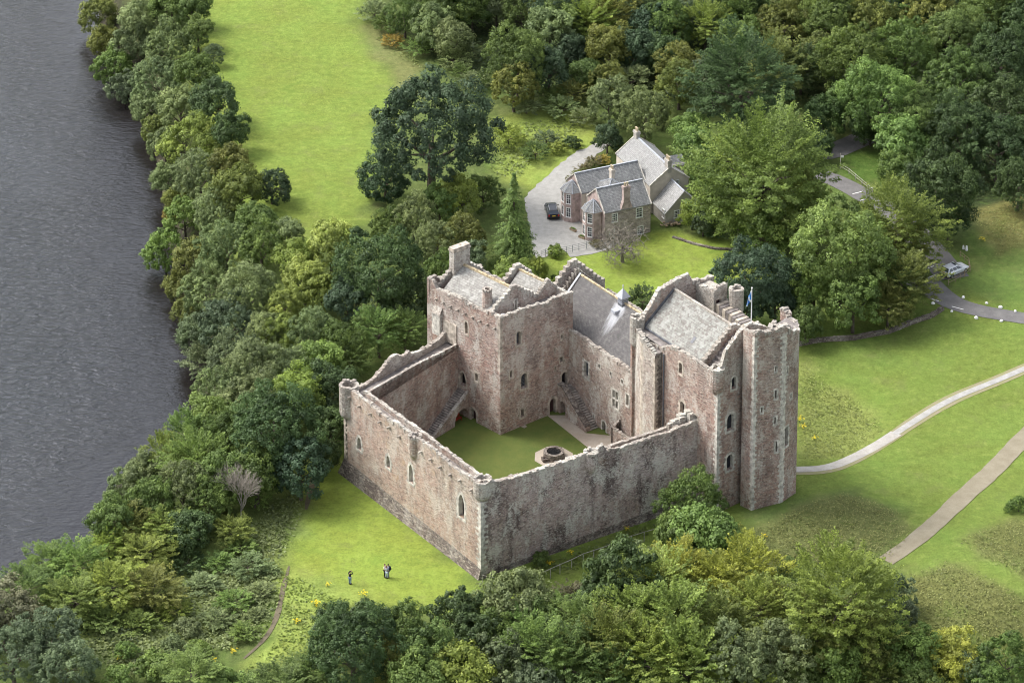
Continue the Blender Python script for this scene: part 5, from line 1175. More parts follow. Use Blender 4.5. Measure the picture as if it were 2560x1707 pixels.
# whitewashed boulders edging the drive
STN = [((2143, 698), 'south', 1), ((2186, 716), '', 2), ((2242, 731), '', 3), ((2300, 738), '', 4), ((2212, 684), 'n', 1), ((2266, 697), 'n', 2), ((2298, 707), 'n', 3), ((2332, 716), 'n', 4)]
base_me = []
for v in range(3):
    rg = random.Random(v); m2 = MB(); n_, m_ = 8, 5; P_ = {}
    for i in range(n_):
        for j in range(m_+1): t = math.pi/2*j/m_*1.15-.2; r = .30*math.cos(t)*(1+rg.uniform(-.14, .14)) if j < m_ else .03; P_[i, j] = (r*math.cos(2*math.pi*i/n_), r*.8*math.sin(2*math.pi*i/n_), .05+.27*math.sin(t))
    for i in range(n_):
        for j in range(m_): k = (i+1) % n_; m2.poly([P_[i, j], P_[k, j], P_[k, j+1], P_[i, j+1]])
    base_me.append(m2)
ordn = ['first', 'second', 'third', 'fourth']
for idx, ((x, y), sd, k) in enumerate(STN):
    o = base_me[idx % 3].build('boulder', M['white_stone'], smooth=True); p = G(x, y); o.location = (p[0], p[1], p[2]+.02); o.rotation_euler = (0, 0, idx*1.1); s_ = (.95, .8, 1.05, .85)[idx % 4]; o.scale = (s_, s_, s_)
    tag(o, f"whitewashed boulder on the {'far' if sd == 'n' else 'near'} edge of the drive, {ordn[k-1]} from the left", 'boulder', 'white boulders along the drive')

# ================================================================ fences
def post_rail(name, pts, label, cat, mat, h=1.1, posts=2.2, rails=(.95,), r=.04, wire=False, prec=True, top_r=None, pn='post'):
    P3 = [np.array(G(*q)) if prec else np.array(q) for q in pts]
    root = empty(name, tuple(P3[0]), label, cat); acc = []
    for a, b in zip(P3, P3[1:]):
        L = np.linalg.norm((b-a)[:2]); n_ = max(1, round(L/posts))
        for k in range(n_): q = a+(b-a)*k/n_; acc.append(q)
    acc.append(P3[-1]); acc = [np.array([q[0], q[1], gz(q[0], q[1])]) for q in acc]
    for q in acc[:95]: m2 = MB(); m2.tube([(q[0], q[1], q[2]-.1), (q[0], q[1], q[2]+h)], r, 6); m2.build(pn, mat, root)
    for z in rails: m2 = MB(); m2.tube([(q[0], q[1], q[2]+z) for q in acc], top_r or r*.6, 5); m2.build('rail', mat, root)
    return root
q = lambda x, y: (x, y)
Ez = lambda x, y: tuple(v/1.0885 for v in Z4(x, y))
post_rail('fence', [Ez(-150, 1492), Ez(0, 1424), Ez(92, 1385), Ez(182, 1340), Ez(265, 1312), Ez(362, 1280), Ez(452, 1238), Ez(562, 1200), Ez(660, 1168), Ez(760, 1140)], 'slim post fence with one pale rail below the east curtain wall', 'fence', M['wood_grey'], 1.35, 1.9, (1.3,), .045, top_r=.035)
post_rail('fence', [(1108, 1336), (1130, 1341), (1150, 1345)], 'short pale rail running out from the near castle corner', 'fence', M['wood_grey'], 1.0, 1.2, (.95,), .03)
post_rail('iron_fence', [Z_ for Z_ in [tuple(v/1.0885 for v in Z5(x, y)) for x, y in ((300, 1425), (345, 1405), (560, 1380), (690, 1350), (770, 1330), (840, 1285))]], 'dark iron estate fence along the edge of the bright lawn', 'fence', M['iron'], 1.15, 1.3, (.3, .6, .85, 1.1), .03)
post_rail('fence', [(1700, 560), (1735, 575), (1760, 592), (1780, 608), (1800, 632)], 'grey wooden fence at the right edge of the bright lawn', 'fence', M['wood_grey'], 1.0, 1.6, (.9,), .05, top_r=.06)
post_rail('fence', [(2178, 655), (2195, 647), (2215, 636), (2228, 624), (2225, 606), (2205, 590)], 'low wooden fence round the corner of the car park', 'fence', M['wood'], .9, 1.3, (.4, .85), .05)
post_rail('fence', [(1930, 388), (1950, 400), (1980, 425), (2004, 445)], 'grey timber fence beside the shaded car park', 'fence', M['wood_grey'], .9, 1.6, (.45, .85), .06)
# stone wall under the trees
def drystone(pts, label, h=1.0, th=.5):
    P2 = [np.array(G(*q)[:2]) for q in pts]; mb = MB(); rg = random.Random(5)
    for a, b in zip(P2, P2[1:]):
        L = float(np.linalg.norm(b-a)); an = math.degrees(math.atan2(b[1]-a[1], b[0]-a[0])); u = 0; d = (b-a)/L
        while u < L:
            for c in range(3): ww = rg.uniform(.4, .7); z = gz(*(a+d*u)); mb.box(a+d*(u+ww/2), an+rg.uniform(-4, 4), ww, th*rg.uniform(.85, 1.1), z-.1+c*h/3, z+(c+1)*h/3+rg.uniform(-.04, .04))
            u += .5
    o = mb.build('drystone_wall', M['stone_base']); tag(o, label, 'wall')
drystone([(1825, 795), (1880, 785), (1960, 780), (2040, 765), (2090, 745), (2140, 728), (2165, 712)], 'low dark drystone wall along the foot of the trees right of the castle', .6, .45)
drystone([(1545, 545), (1590, 560), (1640, 572), (1700, 575)], 'low earth bed curving round the back of the lawn, built as stone edging', .22, .4)  # low stone blocks stand in for a subtle earth bed
# light pole / signpost by the car park
p = G(1930, 412-26); r = empty('signpost', p, 'thin pale signpost standing at the car park corner', 'signpost'); mb = MB(); mb.tube([tuple(p), (p[0], p[1], p[2]+2.4)], .05, 6); mb.build('post', M['pale'], r); mb = MB(); mb.box((p[0]+.25, p[1]), 0, .45, .05, p[2]+1.7, p[2]+2.0); mb.build('sign_panel', M['white'], r)
# pale figure on the grass near the silver car: a small white marker stone pair
p = G(2218, 574); r = empty('marker_stone', p, 'small upright white marker stone on the grass above the silver car', 'marker'); mb = MB(); mb.frustum((p[0]+.1, p[1]-.1), .22, .12, p[2], p[2]+.7, 6); mb.build('stone', M['white_stone'], r, smooth=True); mb = MB(); mb.frustum((p[0]-.3, p[1]+.3), .2, .1, p[2], p[2]+.55, 6); mb.build('stone', M['white_stone'], r, smooth=True)
# woodpile by the house
p = np.array(P(*Z5(1630, 1105), 0)); mb = MB(); rg = random.Random(2)
for k in range(26): c = p+np.array([rg.uniform(-1.3, 1.3), rg.uniform(-.5, .5)]); z = gz(*c)+.1+rg.random()*.5; a = rg.uniform(0, 3); mb.tube([(c[0], c[1], z), (c[0]+.4*math.cos(a), c[1]+.4*math.sin(a), z)], .1, 7)
o = mb.build('woodpile', M['wood']); tag(o, 'heap of cut logs on the lawn edge by the grey lean-to', 'woodpile')
# ================================================================ foliage
def foliage_mat(name, trans=.34, spread=.0):
    m = bpy.data.materials.new(name); m.use_nodes = True; t = m.node_tree; n, l = t.nodes, t.links; n.clear()
    oi = n.new('ShaderNodeObjectInfo'); at = n.new('ShaderNodeAttribute'); at.attribute_name = 'tint'
    hs = n.new('ShaderNodeHueSaturation'); l.new(oi.outputs['Color'], hs.inputs['Color'])
    l.new(mathn(n, l, 'SUBTRACT', .517, mathn(n, l, 'MULTIPLY', at.outputs['Fac'], .018)), hs.inputs['Hue'])
    l.new(mathn(n, l, 'MULTIPLY', at.outputs['Fac'], 1.0), hs.inputs['Value'])
    nz = noise(n, l, pos(n), 1.1, 3, .6); hs2 = n.new('ShaderNodeHueSaturation'); l.new(hs.outputs[0], hs2.inputs['Color']); l.new(mathn(n, l, 'ADD', .62, mathn(n, l, 'MULTIPLY', nz, .76)), hs2.inputs['Value'])
    df = n.new('ShaderNodeBsdfDiffuse'); tr = n.new('ShaderNodeBsdfTranslucent'); gl = n.new('ShaderNodeBsdfGlossy'); gl.inputs['Roughness'].default_value = .55
    l.new(hs2.outputs[0], df.inputs[0]); l.new(hs2.outputs[0], tr.inputs[0]); mx = n.new('ShaderNodeMixShader'); mx.inputs[0].default_value = trans; l.new(df.outputs[0], mx.inputs[1]); l.new(tr.outputs[0], mx.inputs[2])
    gl.inputs['Color'].default_value = (.55, .6, .55, 1); m2 = n.new('ShaderNodeMixShader'); m2.inputs[0].default_value = .035; l.new(mx.outputs[0], m2.inputs[1]); l.new(gl.outputs[0], m2.inputs[2])
    out = n.new('ShaderNodeOutputMaterial'); l.new(m2.outputs[0], out.inputs[0]); return m
M['leaf'] = foliage_mat('foliage', .36)
def leaves_mesh(name, pos_, nrm, size, tint, mat, aspect=.75, rs=None):
    rs = rs or np.random.RandomState(1); N = len(pos_); nrm = nrm/np.linalg.norm(nrm, axis=1, keepdims=True)
    r = rs.normal(size=(N, 3)); a = np.cross(nrm, r); a /= np.linalg.norm(a, axis=1, keepdims=True)+1e-9; b = np.cross(nrm, a)
    s = size*rs.uniform(.65, 1.35, (N, 1)); a = a*s; b = b*s*aspect
    v = np.stack([pos_-a*.5-b*.25, pos_+b*.5-a*.1, pos_+a*.55+b*.1, pos_-b*.5+a*.05], 1).reshape(-1, 3)
    me = bpy.data.meshes.new(name); me.vertices.add(len(v)); me.vertices.foreach_set('co', v.astype(np.float32).ravel())
    me.loops.add(len(v)); me.loops.foreach_set('vertex_index', np.arange(len(v), dtype=np.int32)); me.polygons.add(N)
    me.polygons.foreach_set('loop_start', np.arange(0, 4*N, 4, dtype=np.int32)); me.polygons.foreach_set('loop_total', np.full(N, 4, dtype=np.int32)); me.update()
    at = me.attributes.new('tint', 'FLOAT', 'POINT'); at.data.foreach_set('value', np.repeat(tint, 4).astype(np.float32)); me.materials.append(mat); return me
def unit(rs, n, zmin=-1.0):
    out = []
    while len(out) < n:
        v = rs.normal(size=3); v /= np.linalg.norm(v)
        if v[2] > zmin: out.append(v)
    return np.array(out)
def crown_round(name, seed, zc=1.15, zr=.95, nl=30, ns=11, per=38, lobe=(.24, .42), leaf=.062, zmin=-.55, reach=.66, sub=.36, tv=.22):
    rs = np.random.RandomState(seed); dirs = unit(rs, nl, zmin)
    for _ in range(6):   # spread the lobes
        for i in range(nl):
            d = dirs[i]-dirs; w = np.exp(-(d**2).sum(1)/.12); w[i] = 0; dirs[i] += (d*w[:, None]).sum(0)*.3; dirs[i] /= np.linalg.norm(dirs[i])
    P_, N_, T_ = [], [], []; big = 1+.16*np.sin(3*np.arctan2(dirs[:, 1], dirs[:, 0])+seed)
    for i in range(nl):
        r = rs.uniform(*lobe); c = dirs[i]*reach*big[i]*rs.uniform(.78, 1.14); lt = 1+rs.normal()*tv*.6
        sd = unit(rs, ns*2); sd = sd[np.argsort(-(sd@(dirs[i]*.8+np.array([0, 0, .55])))-rs.uniform(0, .5, ns*2))][:ns]
        for s_ in sd:
            sr = r*sub*rs.uniform(.75, 1.3); sc = c+s_*r*rs.uniform(.6, .95); st = lt*(1+rs.normal()*tv*.6)
            q = unit(rs, per); pp = sc+q*sr*rs.uniform(.5, 1.05, (per, 1)); P_.append(pp)
            N_.append(q*.75+s_*.5+np.array([0, 0, .25])+rs.normal(size=(per, 3))*.35); T_.append(st*(1+rs.normal(size=per)*.12))
    q = unit(rs, 350, -.7); P_.append(q*rs.uniform(.25, .6, (350, 1))); N_.append(q); T_.append(np.full(350, .9))
    P_ = np.concatenate(P_); N_ = np.concatenate(N_); T_ = np.clip(np.concatenate(T_), .5, 1.6)
    P_[:, 2] = P_[:, 2]*zr+zc; P_[:, 2] = np.maximum(P_[:, 2], .03); return leaves_mesh(name, P_, N_, leaf, T_, M['leaf'], rs=rs)
def crown_plate(name, seed, zc=1.15, zr=1.0, nb=300, per=52, leaf=.052, droop=0.0, zmin=-.6, spiky=.24, shell=0):
    rs = np.random.RandomState(seed); P_, N_, T_ = [], [], []
    dirs = unit(rs, nb, zmin); rad = rs.choice([.98, .86, .7, .5], nb, p=[.42, .26, .2, .12])*rs.uniform(.88, 1.1, nb)
    lump = 1+.13*np.sin(dirs[:, 0]*5+seed)+.1*np.cos(dirs[:, 1]*6+seed*2)+.1*np.sin(dirs[:, 2]*7)
    for i in range(nb):
        d = dirs[i]; tip = d*rad[i]*lump[i]; ax = d*np.array([1, 1, .55])+np.array([0, 0, .18-droop]); ax /= np.linalg.norm(ax); lat = np.cross(ax, [0, 0, 1.0]); lat /= np.linalg.norm(lat)+1e-6
        L = rs.uniform(.7, 1.3)*spiky*1.35; t = rs.uniform(0, 1, per)**.8; w = (1-t)**.6*L*.42
        pp = tip-ax*L*.6+ax*(t*L)[:, None]+lat*(rs.uniform(-1, 1, per)*w)[:, None]+rs.normal(size=(per, 3))*.014; pp[:, 2] -= droop*t*L*.6
        nn = np.cross(lat, ax); nn = nn*np.sign(nn[2]+1e-6); P_.append(pp); N_.append(nn*.8+d*.35+rs.normal(size=(per, 3))*.4); T_.append((1+rs.normal()*.2)*(1+rs.normal(size=per)*.12))
    P_ = np.concatenate(P_); P_[:, 2] = P_[:, 2]*zr+zc; P_[:, 2] = np.maximum(P_[:, 2], .03)
    return leaves_mesh(name, P_, np.concatenate(N_), leaf, np.clip(np.concatenate(T_), .5, 1.6), M['leaf'], aspect=.6, rs=rs)
def crown_conifer(name, seed, H=3.6, leaf=.07):
    rs = np.random.RandomState(seed); P_, N_, T_ = [], [], []
    for k in range(34):
        h = k/33; z = .25+h*(H-.3); r0 = (1-h)**.85*1.0+.05; nb = int(6+14*(1-h))
        for j in range(nb):
            a = rs.uniform(0, 2*math.pi); r = r0*rs.uniform(.75, 1.1); per = int(14+34*(1-h)); t = rs.uniform(.1, 1, per); lat = rs.uniform(-1, 1, per)*.13*(1.1-t)*(.5+r)
            x = np.cos(a)*t*r-np.sin(a)*lat; y = np.sin(a)*t*r+np.cos(a)*lat; zz = z-.28*r*t**1.3+rs.normal(size=per)*.02+.06*t*r
            P_.append(np.stack([x, y, zz], 1)); N_.append(np.stack([np.cos(a)*.5+rs.normal(size=per)*.3, np.sin(a)*.5+rs.normal(size=per)*.3, .8+rs.normal(size=per)*.2], 1)); T_.append((1+rs.normal()*.18)*np.ones(per)*(1+rs.normal(size=per)*.1))
    return leaves_mesh(name, np.concatenate(P_), np.concatenate(N_), leaf, np.clip(np.concatenate(T_), .5, 1.6), M['leaf'], aspect=.45, rs=rs)
def trunk_mesh(seed, zc=1.15, r=.055, spread=.55, limbs=7):
    rg = random.Random(seed); mb = MB(); mb.tube([(0, 0, -.25), (0, 0, .0), (.01, 0, zc*.5), (.02, .01, zc*.85)], [r*1.5, r*1.2, r*.85, r*.6], 8)
    for k in range(limbs):
        a = 2*math.pi*k/limbs+rg.uniform(-.3, .3); z0 = zc*rg.uniform(.45, .8); s = spread*rg.uniform(.7, 1.1)
        mb.tube([(0, 0, z0), (math.cos(a)*s*.4, math.sin(a)*s*.4, z0+.18), (math.cos(a)*s, math.sin(a)*s, z0+rg.uniform(.2, .6))], [r*.5, r*.35, r*.12], 5)
    return mb
KINDS = {}
def reg(kind, meshes, zc, tseed=1, tr=.055, spread=.55, hr=None): KINDS[kind] = dict(m=meshes, zc=zc, t=trunk_mesh(tseed, zc, tr, spread))
reg('round', [crown_round(f'crown_round_{i}', 10+i) for i in range(5)], 1.15)
reg('lumpy', [crown_round(f'crown_lumpy_{i}', 40+i, nl=44, ns=9, per=34, lobe=(.17, .3), reach=.76, sub=.42) for i in range(3)], 1.15)
reg('fine', [crown_round(f'crown_fine_{i}', 60+i, nl=40, ns=16, per=32, lobe=(.18, .34), sub=.26, leaf=.045, reach=.72, tv=.28) for i in range(3)], 1.15)
reg('beech', [crown_plate(f'crown_beech_{i}', 80+i) for i in range(3)], 1.15)
reg('beechbig', [crown_plate(f'crown_beech_big_{i}', 90+i, nb=620, per=58, leaf=.036, spiky=.17, shell=1) for i in range(2)], 1.15)
reg('big', [crown_round(f'crown_big_{i}', 70+i, nl=60, ns=16, per=34, lobe=(.15, .3), sub=.30, leaf=.036, reach=.74, tv=.28) for i in range(2)], 1.15)
reg('oak', [crown_round('crown_oak', 99, zc=1.25, zr=.85, nl=78, ns=13, per=36, lobe=(.11, .23), sub=.42, leaf=.034, reach=.80, zmin=-.45, tv=.25)], 1.25, tr=.07, spread=.7)
reg('bush', [crown_round(f'crown_bush_{i}', 120+i, zc=.5, zr=.7, nl=18, ns=9, per=26, lobe=(.25, .42), leaf=.085, zmin=-.35) for i in range(3)], .5, tr=.04)
reg('shrub', [crown_plate(f'crown_shrub_{i}', 130+i, zc=.5, zr=.7, nb=130, per=34, leaf=.085, zmin=-.3, spiky=.28) for i in range(3)], .5, tr=.04)
reg('low', [crown_round(f'crown_low_{i}', 150+i, zc=.8, zr=.85, nl=40, ns=12, per=34, lobe=(.18, .32), sub=.32, leaf=.05, reach=.72, zmin=-.7) for i in range(2)], .8)
KINDS['conifer'] = dict(m=[crown_conifer('crown_conifer', 5)], zc=1.8, t=trunk_mesh(3, 3.0, .05, .3, 4))
PROTO = {}
for k, kd in KINDS.items():
    tb = kd['t'].build('trunk', M['bark']); kd['tm'] = tb.data; bpy.data.objects.remove(tb)
C_ = dict(dk=(.070, .112, .036), bd=(.060, .100, .050), md=(.120, .180, .044), fr=(.160, .240, .058), gg=(.185, .238, .095), ol=(.165, .192, .046), br=(.27, .335, .075), ye=(.34, .365, .065), lb=(.220, .285, .058), og=(.34, .27, .06), bn=(.18, .17, .09), gb=(.130, .172, .084), bg=(.175, .232, .052))
CN = dict(bg='leafy green', dk='dark green', bd='blue-green', md='mid green', fr='fresh green', gg='grey-green', ol='olive green', br='bright yellow-green', ye='golden yellow', lb='pale green', og='orange-tinged', bn='brownish', gb='dull grey-green')
KN = dict(low='low-branched tree', round='round-crowned tree', lumpy='lumpy-crowned tree', fine='fine-leaved tree', beech='feathery tree', beechbig='great feathery tree', big='great broad tree', oak='spreading oak', bush='bush', shrub='ragged shrub', conifer='spruce')
NM = dict(conifer='spruce_tree', oak='oak_tree', bush='bush', shrub='bush')
trg = random.Random(11); PLANTS = []
def plant(x, y, r, kind, colr, zone, asp=1.0, loc=None):
    kd = KINDS[kind]; s = r/14.2; zc = kd['zc']; z = 0.0; big = s*asp*zc
    if loc is None:
        for _ in range(25):
            p = P(*D(x, y), z+big); z = z*.45+gz(*p)*.55
    else: p = loc
    p = (p[0], p[1], gz(*p)); me = trg.choice(kd['m']); nm = NM.get(kind, 'tree')
    root = bpy.data.objects.new(nm, None); col.objects.link(root); root.location = (p[0], p[1], p[2]-.05); root.rotation_euler = (0, 0, trg.uniform(0, 6.28)); root.scale = (s, s*trg.uniform(.92, 1.08), s*asp); root.empty_display_size = .3
    c = bpy.data.objects.new('crown' if nm != 'bush' else 'foliage', me); col.objects.link(c); c.parent = root
    b = C_[colr]; j = trg.uniform(.88, 1.12); c.color = (b[0]*j*trg.uniform(.93, 1.07), b[1]*j, b[2]*j*trg.uniform(.9, 1.1), 1)
    t = bpy.data.objects.new('trunk' if nm != 'bush' else 'stem', kd['tm']); col.objects.link(t); t.parent = root
    PLANTS.append((root, kind, colr, zone, proj(p[0], p[1], p[2]+big)[1])); return root
Z_RB = 'on the river bank'
for a in [(225, 35, 48, 'round', 'ol'), (238, 95, 42, 'round', 'ol'), (330, 40, 62, 'round', 'gg'), (262, 160, 52, 'lumpy', 'md'), (285, 205, 44, 'lumpy', 'gb'), (395, 10, 60, 'round', 'md'), (300, 100, 50, 'lumpy', 'gg'),
          (385, 110, 68, 'fine', 'gg'), (455, 75, 42, 'round', 'md'), (440, 20, 46, 'round', 'md'), (490, 125, 26, 'fine', 'gb'), (360, 190, 62, 'fine', 'gg'), (450, 170, 52, 'round', 'md'), (345, 250, 44, 'round', 'gg'), (500, 235, 58, 'round', 'dk'), (415, 250, 56, 'round', 'gg'),
          (530, 300, 46, 'round', 'dk'), (355, 300, 40, 'lumpy', 'ol'), (440, 330, 68, 'fine', 'lb'), (380, 330, 42, 'lumpy', 'gg'), (530, 380, 48, 'round', 'ol'), (625, 432, 46, 'low', 'bd'), (385, 415, 40, 'round', 'gg'), (460, 405, 62, 'fine', 'gg'), (545, 440, 58, 'round', 'ol'),
          (395, 497, 26, 'bush', 'og'), (425, 500, 48, 'lumpy', 'fr'), (500, 490, 56, 'fine', 'gg'), (590, 505, 46, 'round', 'md'), (405, 455, 34, 'round', 'ol'), (380, 575, 50, 'lumpy', 'fr'), (445, 600, 50, 'round', 'ol'), (520, 570, 62, 'fine', 'gg'), (600, 560, 52, 'fine', 'md'), (655, 545, 44, 'round', 'gg'),
          (415, 660, 36, 'round', 'ol'), (480, 670, 62, 'fine', 'gg'), (570, 670, 66, 'fine', 'gg'), (430, 710, 32, 'round', 'ol'), (455, 770, 46, 'round', 'gb'), (530, 745, 62, 'fine', 'gb'), (610, 760, 44, 'fine', 'gg'), (470, 830, 50, 'shrub', 'gb'), (540, 820, 56, 'fine', 'gb')]: plant(*a, Z_RB)
Z_BM = 'between river and castle'
for a in [(668, 590, 44, 'round', 'br'), (760, 560, 54, 'round', 'br'), (700, 640, 48, 'round', 'br'), (655, 700, 38, 'lumpy', 'br'), (640, 765, 40, 'lumpy', 'br'), (740, 670, 44, 'lumpy', 'lb'), (870, 625, 92, 'big', 'dk'), (800, 690, 52, 'round', 'bd'), (930, 690, 56, 'round', 'dk'),
          (720, 760, 52, 'fine', 'gg'), (790, 790, 52, 'fine', 'md'), (870, 760, 48, 'beech', 'fr'), (930, 755, 40, 'beech', 'fr'), (580, 850, 62, 'fine', 'gg'), (660, 850, 52, 'fine', 'gg'), (740, 840, 54, 'round', 'fr'), (500, 900, 50, 'fine', 'gg'), (800, 830, 40, 'beech', 'md'), (590, 920, 62, 'fine', 'gg'), (480, 960, 52, 'round', 'fr'),
          (755, 900, 58, 'round', 'dk'), (680, 915, 62, 'round', 'lb'), (430, 1000, 50, 'beech', 'fr'), (530, 1000, 60, 'fine', 'md'), (630, 990, 88, 'big', 'dk'), (760, 985, 46, 'round', 'dk'), (690, 1070, 58, 'lumpy', 'bd'), (745, 1040, 34, 'round', 'dk'), (590, 1080, 58, 'round', 'md'), (450, 1060, 56, 'beech', 'fr'), (380, 1045, 44, 'beech', 'lb'), (510, 1090, 56, 'round', 'md'),
          (335, 1095, 46, 'round', 'gg'), (290, 1130, 42, 'lumpy', 'gg'), (420, 1120, 52, 'fine', 'gg'), (255, 1195, 46, 'round', 'md'), (350, 1150, 46, 'round', 'md'), (585, 1125, 30, 'beech', 'fr'), (480, 1150, 44, 'fine', 'md')]: plant(*a, Z_BM)
Z_LL = 'on the lower left slope'
for a in [(300, 1205, 52, 'beech', 'ol'), (375, 1210, 50, 'beech', 'lb'), (440, 1215, 44, 'round', 'dk'), (535, 1215, 34, 'beech', 'lb'), (250, 1250, 44, 'beech', 'lb'), (330, 1270, 48, 'beech', 'lb'), (180, 1290, 52, 'beech', 'fr'), (430, 1290, 34, 'shrub', 'dk'), (110, 1290, 44, 'beech', 'fr'), (260, 1340, 52, 'beech', 'lb'), (350, 1350, 50, 'beech', 'ol'),
          (170, 1370, 50, 'beech', 'bg'), (60, 1350, 50, 'beech', 'md'), (10, 1400, 62, 'round', 'bn'), (110, 1460, 60, 'fine', 'gb'), (30, 1500, 62, 'fine', 'gb'), (150, 1530, 56, 'fine', 'gb'), (500, 1290, 31, 'shrub', 'fr'), (570, 1300, 35, 'shrub', 'gg'), (555, 1255, 31, 'shrub', 'fr'), (240, 1420, 37, 'shrub', 'fr'), (320, 1430, 34, 'shrub', 'bg'), (400, 1400, 29, 'shrub', 'lb'),
          (430, 1440, 28, 'bush', 'gg'), (400, 1480, 26, 'bush', 'gg'), (455, 1490, 26, 'bush', 'fr'), (290, 1490, 23, 'bush', 'fr'), (470, 1340, 29, 'shrub', 'gg'), (540, 1380, 31, 'shrub', 'fr'), (600, 1360, 28, 'shrub', 'gg'), (500, 1420, 28, 'shrub', 'gg'), (560, 1450, 26, 'shrub', 'fr'), (0, 1290, 12, 'bush', 'og'), (360, 1530, 39, 'bush', 'fr'), (440, 1545, 50, 'beech', 'fr'), (500, 1560, 35, 'bush', 'fr'),
          (280, 1560, 37, 'bush', 'fr'), (570, 1575, 34, 'shrub', 'fr'), (650, 1570, 50, 'beech', 'md'), (720, 1545, 46, 'beech', 'md'), (200, 1580, 31, 'bush', 'bg'), (510, 1175, 20, 'shrub', 'ol'), (620, 1310, 18, 'shrub', 'gg'), (590, 1410, 20, 'shrub', 'gg'), (90, 1410, 23, 'shrub', 'og')]: plant(*a, Z_LL, .62 if a[3] in ('beech', 'shrub') else .85)
Z_NR = 'in the near wood'
for a in [(810, 1490, 76, 'big', 'dk'), (770, 1440, 42, 'round', 'dk'), (850, 1450, 52, 'round', 'dk'), (920, 1450, 56, 'fine', 'md'), (980, 1500, 56, 'fine', 'md'), (900, 1520, 50, 'fine', 'ol'), (1050, 1420, 52, 'lumpy', 'dk'), (1090, 1470, 50, 'lumpy', 'dk'), (1110, 1400, 32, 'lumpy', 'gg'), (1190, 1380, 62, 'round', 'gg'), (1240, 1430, 46, 'round', 'md'),
          (960, 1560, 60, 'round', 'fr'), (1060, 1550, 60, 'round', 'lb'), (1040, 1500, 36, 'beech', 'fr'), (1150, 1530, 56, 'lumpy', 'gb'), (1130, 1460, 46, 'round', 'md'), (1240, 1500, 62, 'beech', 'fr'), (1200, 1450, 44, 'beech', 'fr'), (1330, 1440, 52, 'beech', 'fr'), (1300, 1520, 62, 'beech', 'md'), (1220, 1580, 50, 'lumpy', 'gb'), (1430, 1330, 74, 'lumpy', 'dk'), (1380, 1390, 50, 'lumpy', 'dk'), (1480, 1300, 40, 'lumpy', 'gg'),
          (1592, 1155, 64, 'big', 'md'), (1620, 1230, 66, 'round', 'fr'), (1560, 1240, 50, 'round', 'md'), (1660, 1260, 46, 'round', 'fr'), (1500, 1340, 62, 'beech', 'br'), (1560, 1320, 56, 'beech', 'ye'), (1450, 1420, 60, 'beech', 'lb'), (1645, 1345, 54, 'beech', 'ye'), (1720, 1315, 62, 'beech', 'ye'), (1740, 1400, 56, 'beech', 'lb'), (1560, 1430, 72, 'beech', 'lb'), (1650, 1440, 60, 'beech', 'ol'),
          (1390, 1480, 60, 'beech', 'ol'), (1480, 1510, 66, 'beech', 'lb'), (1580, 1530, 70, 'beech', 'lb'), (1400, 1560, 56, 'beech', 'md'), (1690, 1530, 72, 'fine', 'gg'), (1780, 1510, 66, 'fine', 'gg'), (1660, 1580, 50, 'beech', 'lb'), (1930, 1380, 100, 'beechbig', 'lb'), (1880, 1450, 64, 'beech', 'ol'), (1990, 1470, 62, 'beech', 'ol'), (1800, 1400, 46, 'beech', 'ol'), (1830, 1340, 40, 'beech', 'md'),
          (2060, 1360, 34, 'fine', 'gb'), (2065, 1420, 36, 'fine', 'gb'), (1920, 1530, 52, 'round', 'fr'), (1850, 1560, 40, 'round', 'md'), (2090, 1500, 56, 'round', 'fr'), (2020, 1550, 40, 'beech', 'ol'), (2190, 1500, 50, 'round', 'ye'), (2170, 1550, 46, 'round', 'ye'), (2230, 1545, 44, 'fine', 'gg'), (2310, 1520, 52, 'fine', 'md'), (2130, 1590, 50, 'fine', 'md'), (2270, 1580, 50, 'fine', 'md'), (1730, 1590, 50, 'beech', 'lb'), (2340, 1160, 24, 'bush', 'md'),
          (1310, 1365, 30, 'shrub', 'bn'), (1290, 1400, 36, 'shrub', 'md'), (1245, 1285, 20, 'bush', 'md')]: plant(*a, Z_NR)
Z_HS = 'around the house'
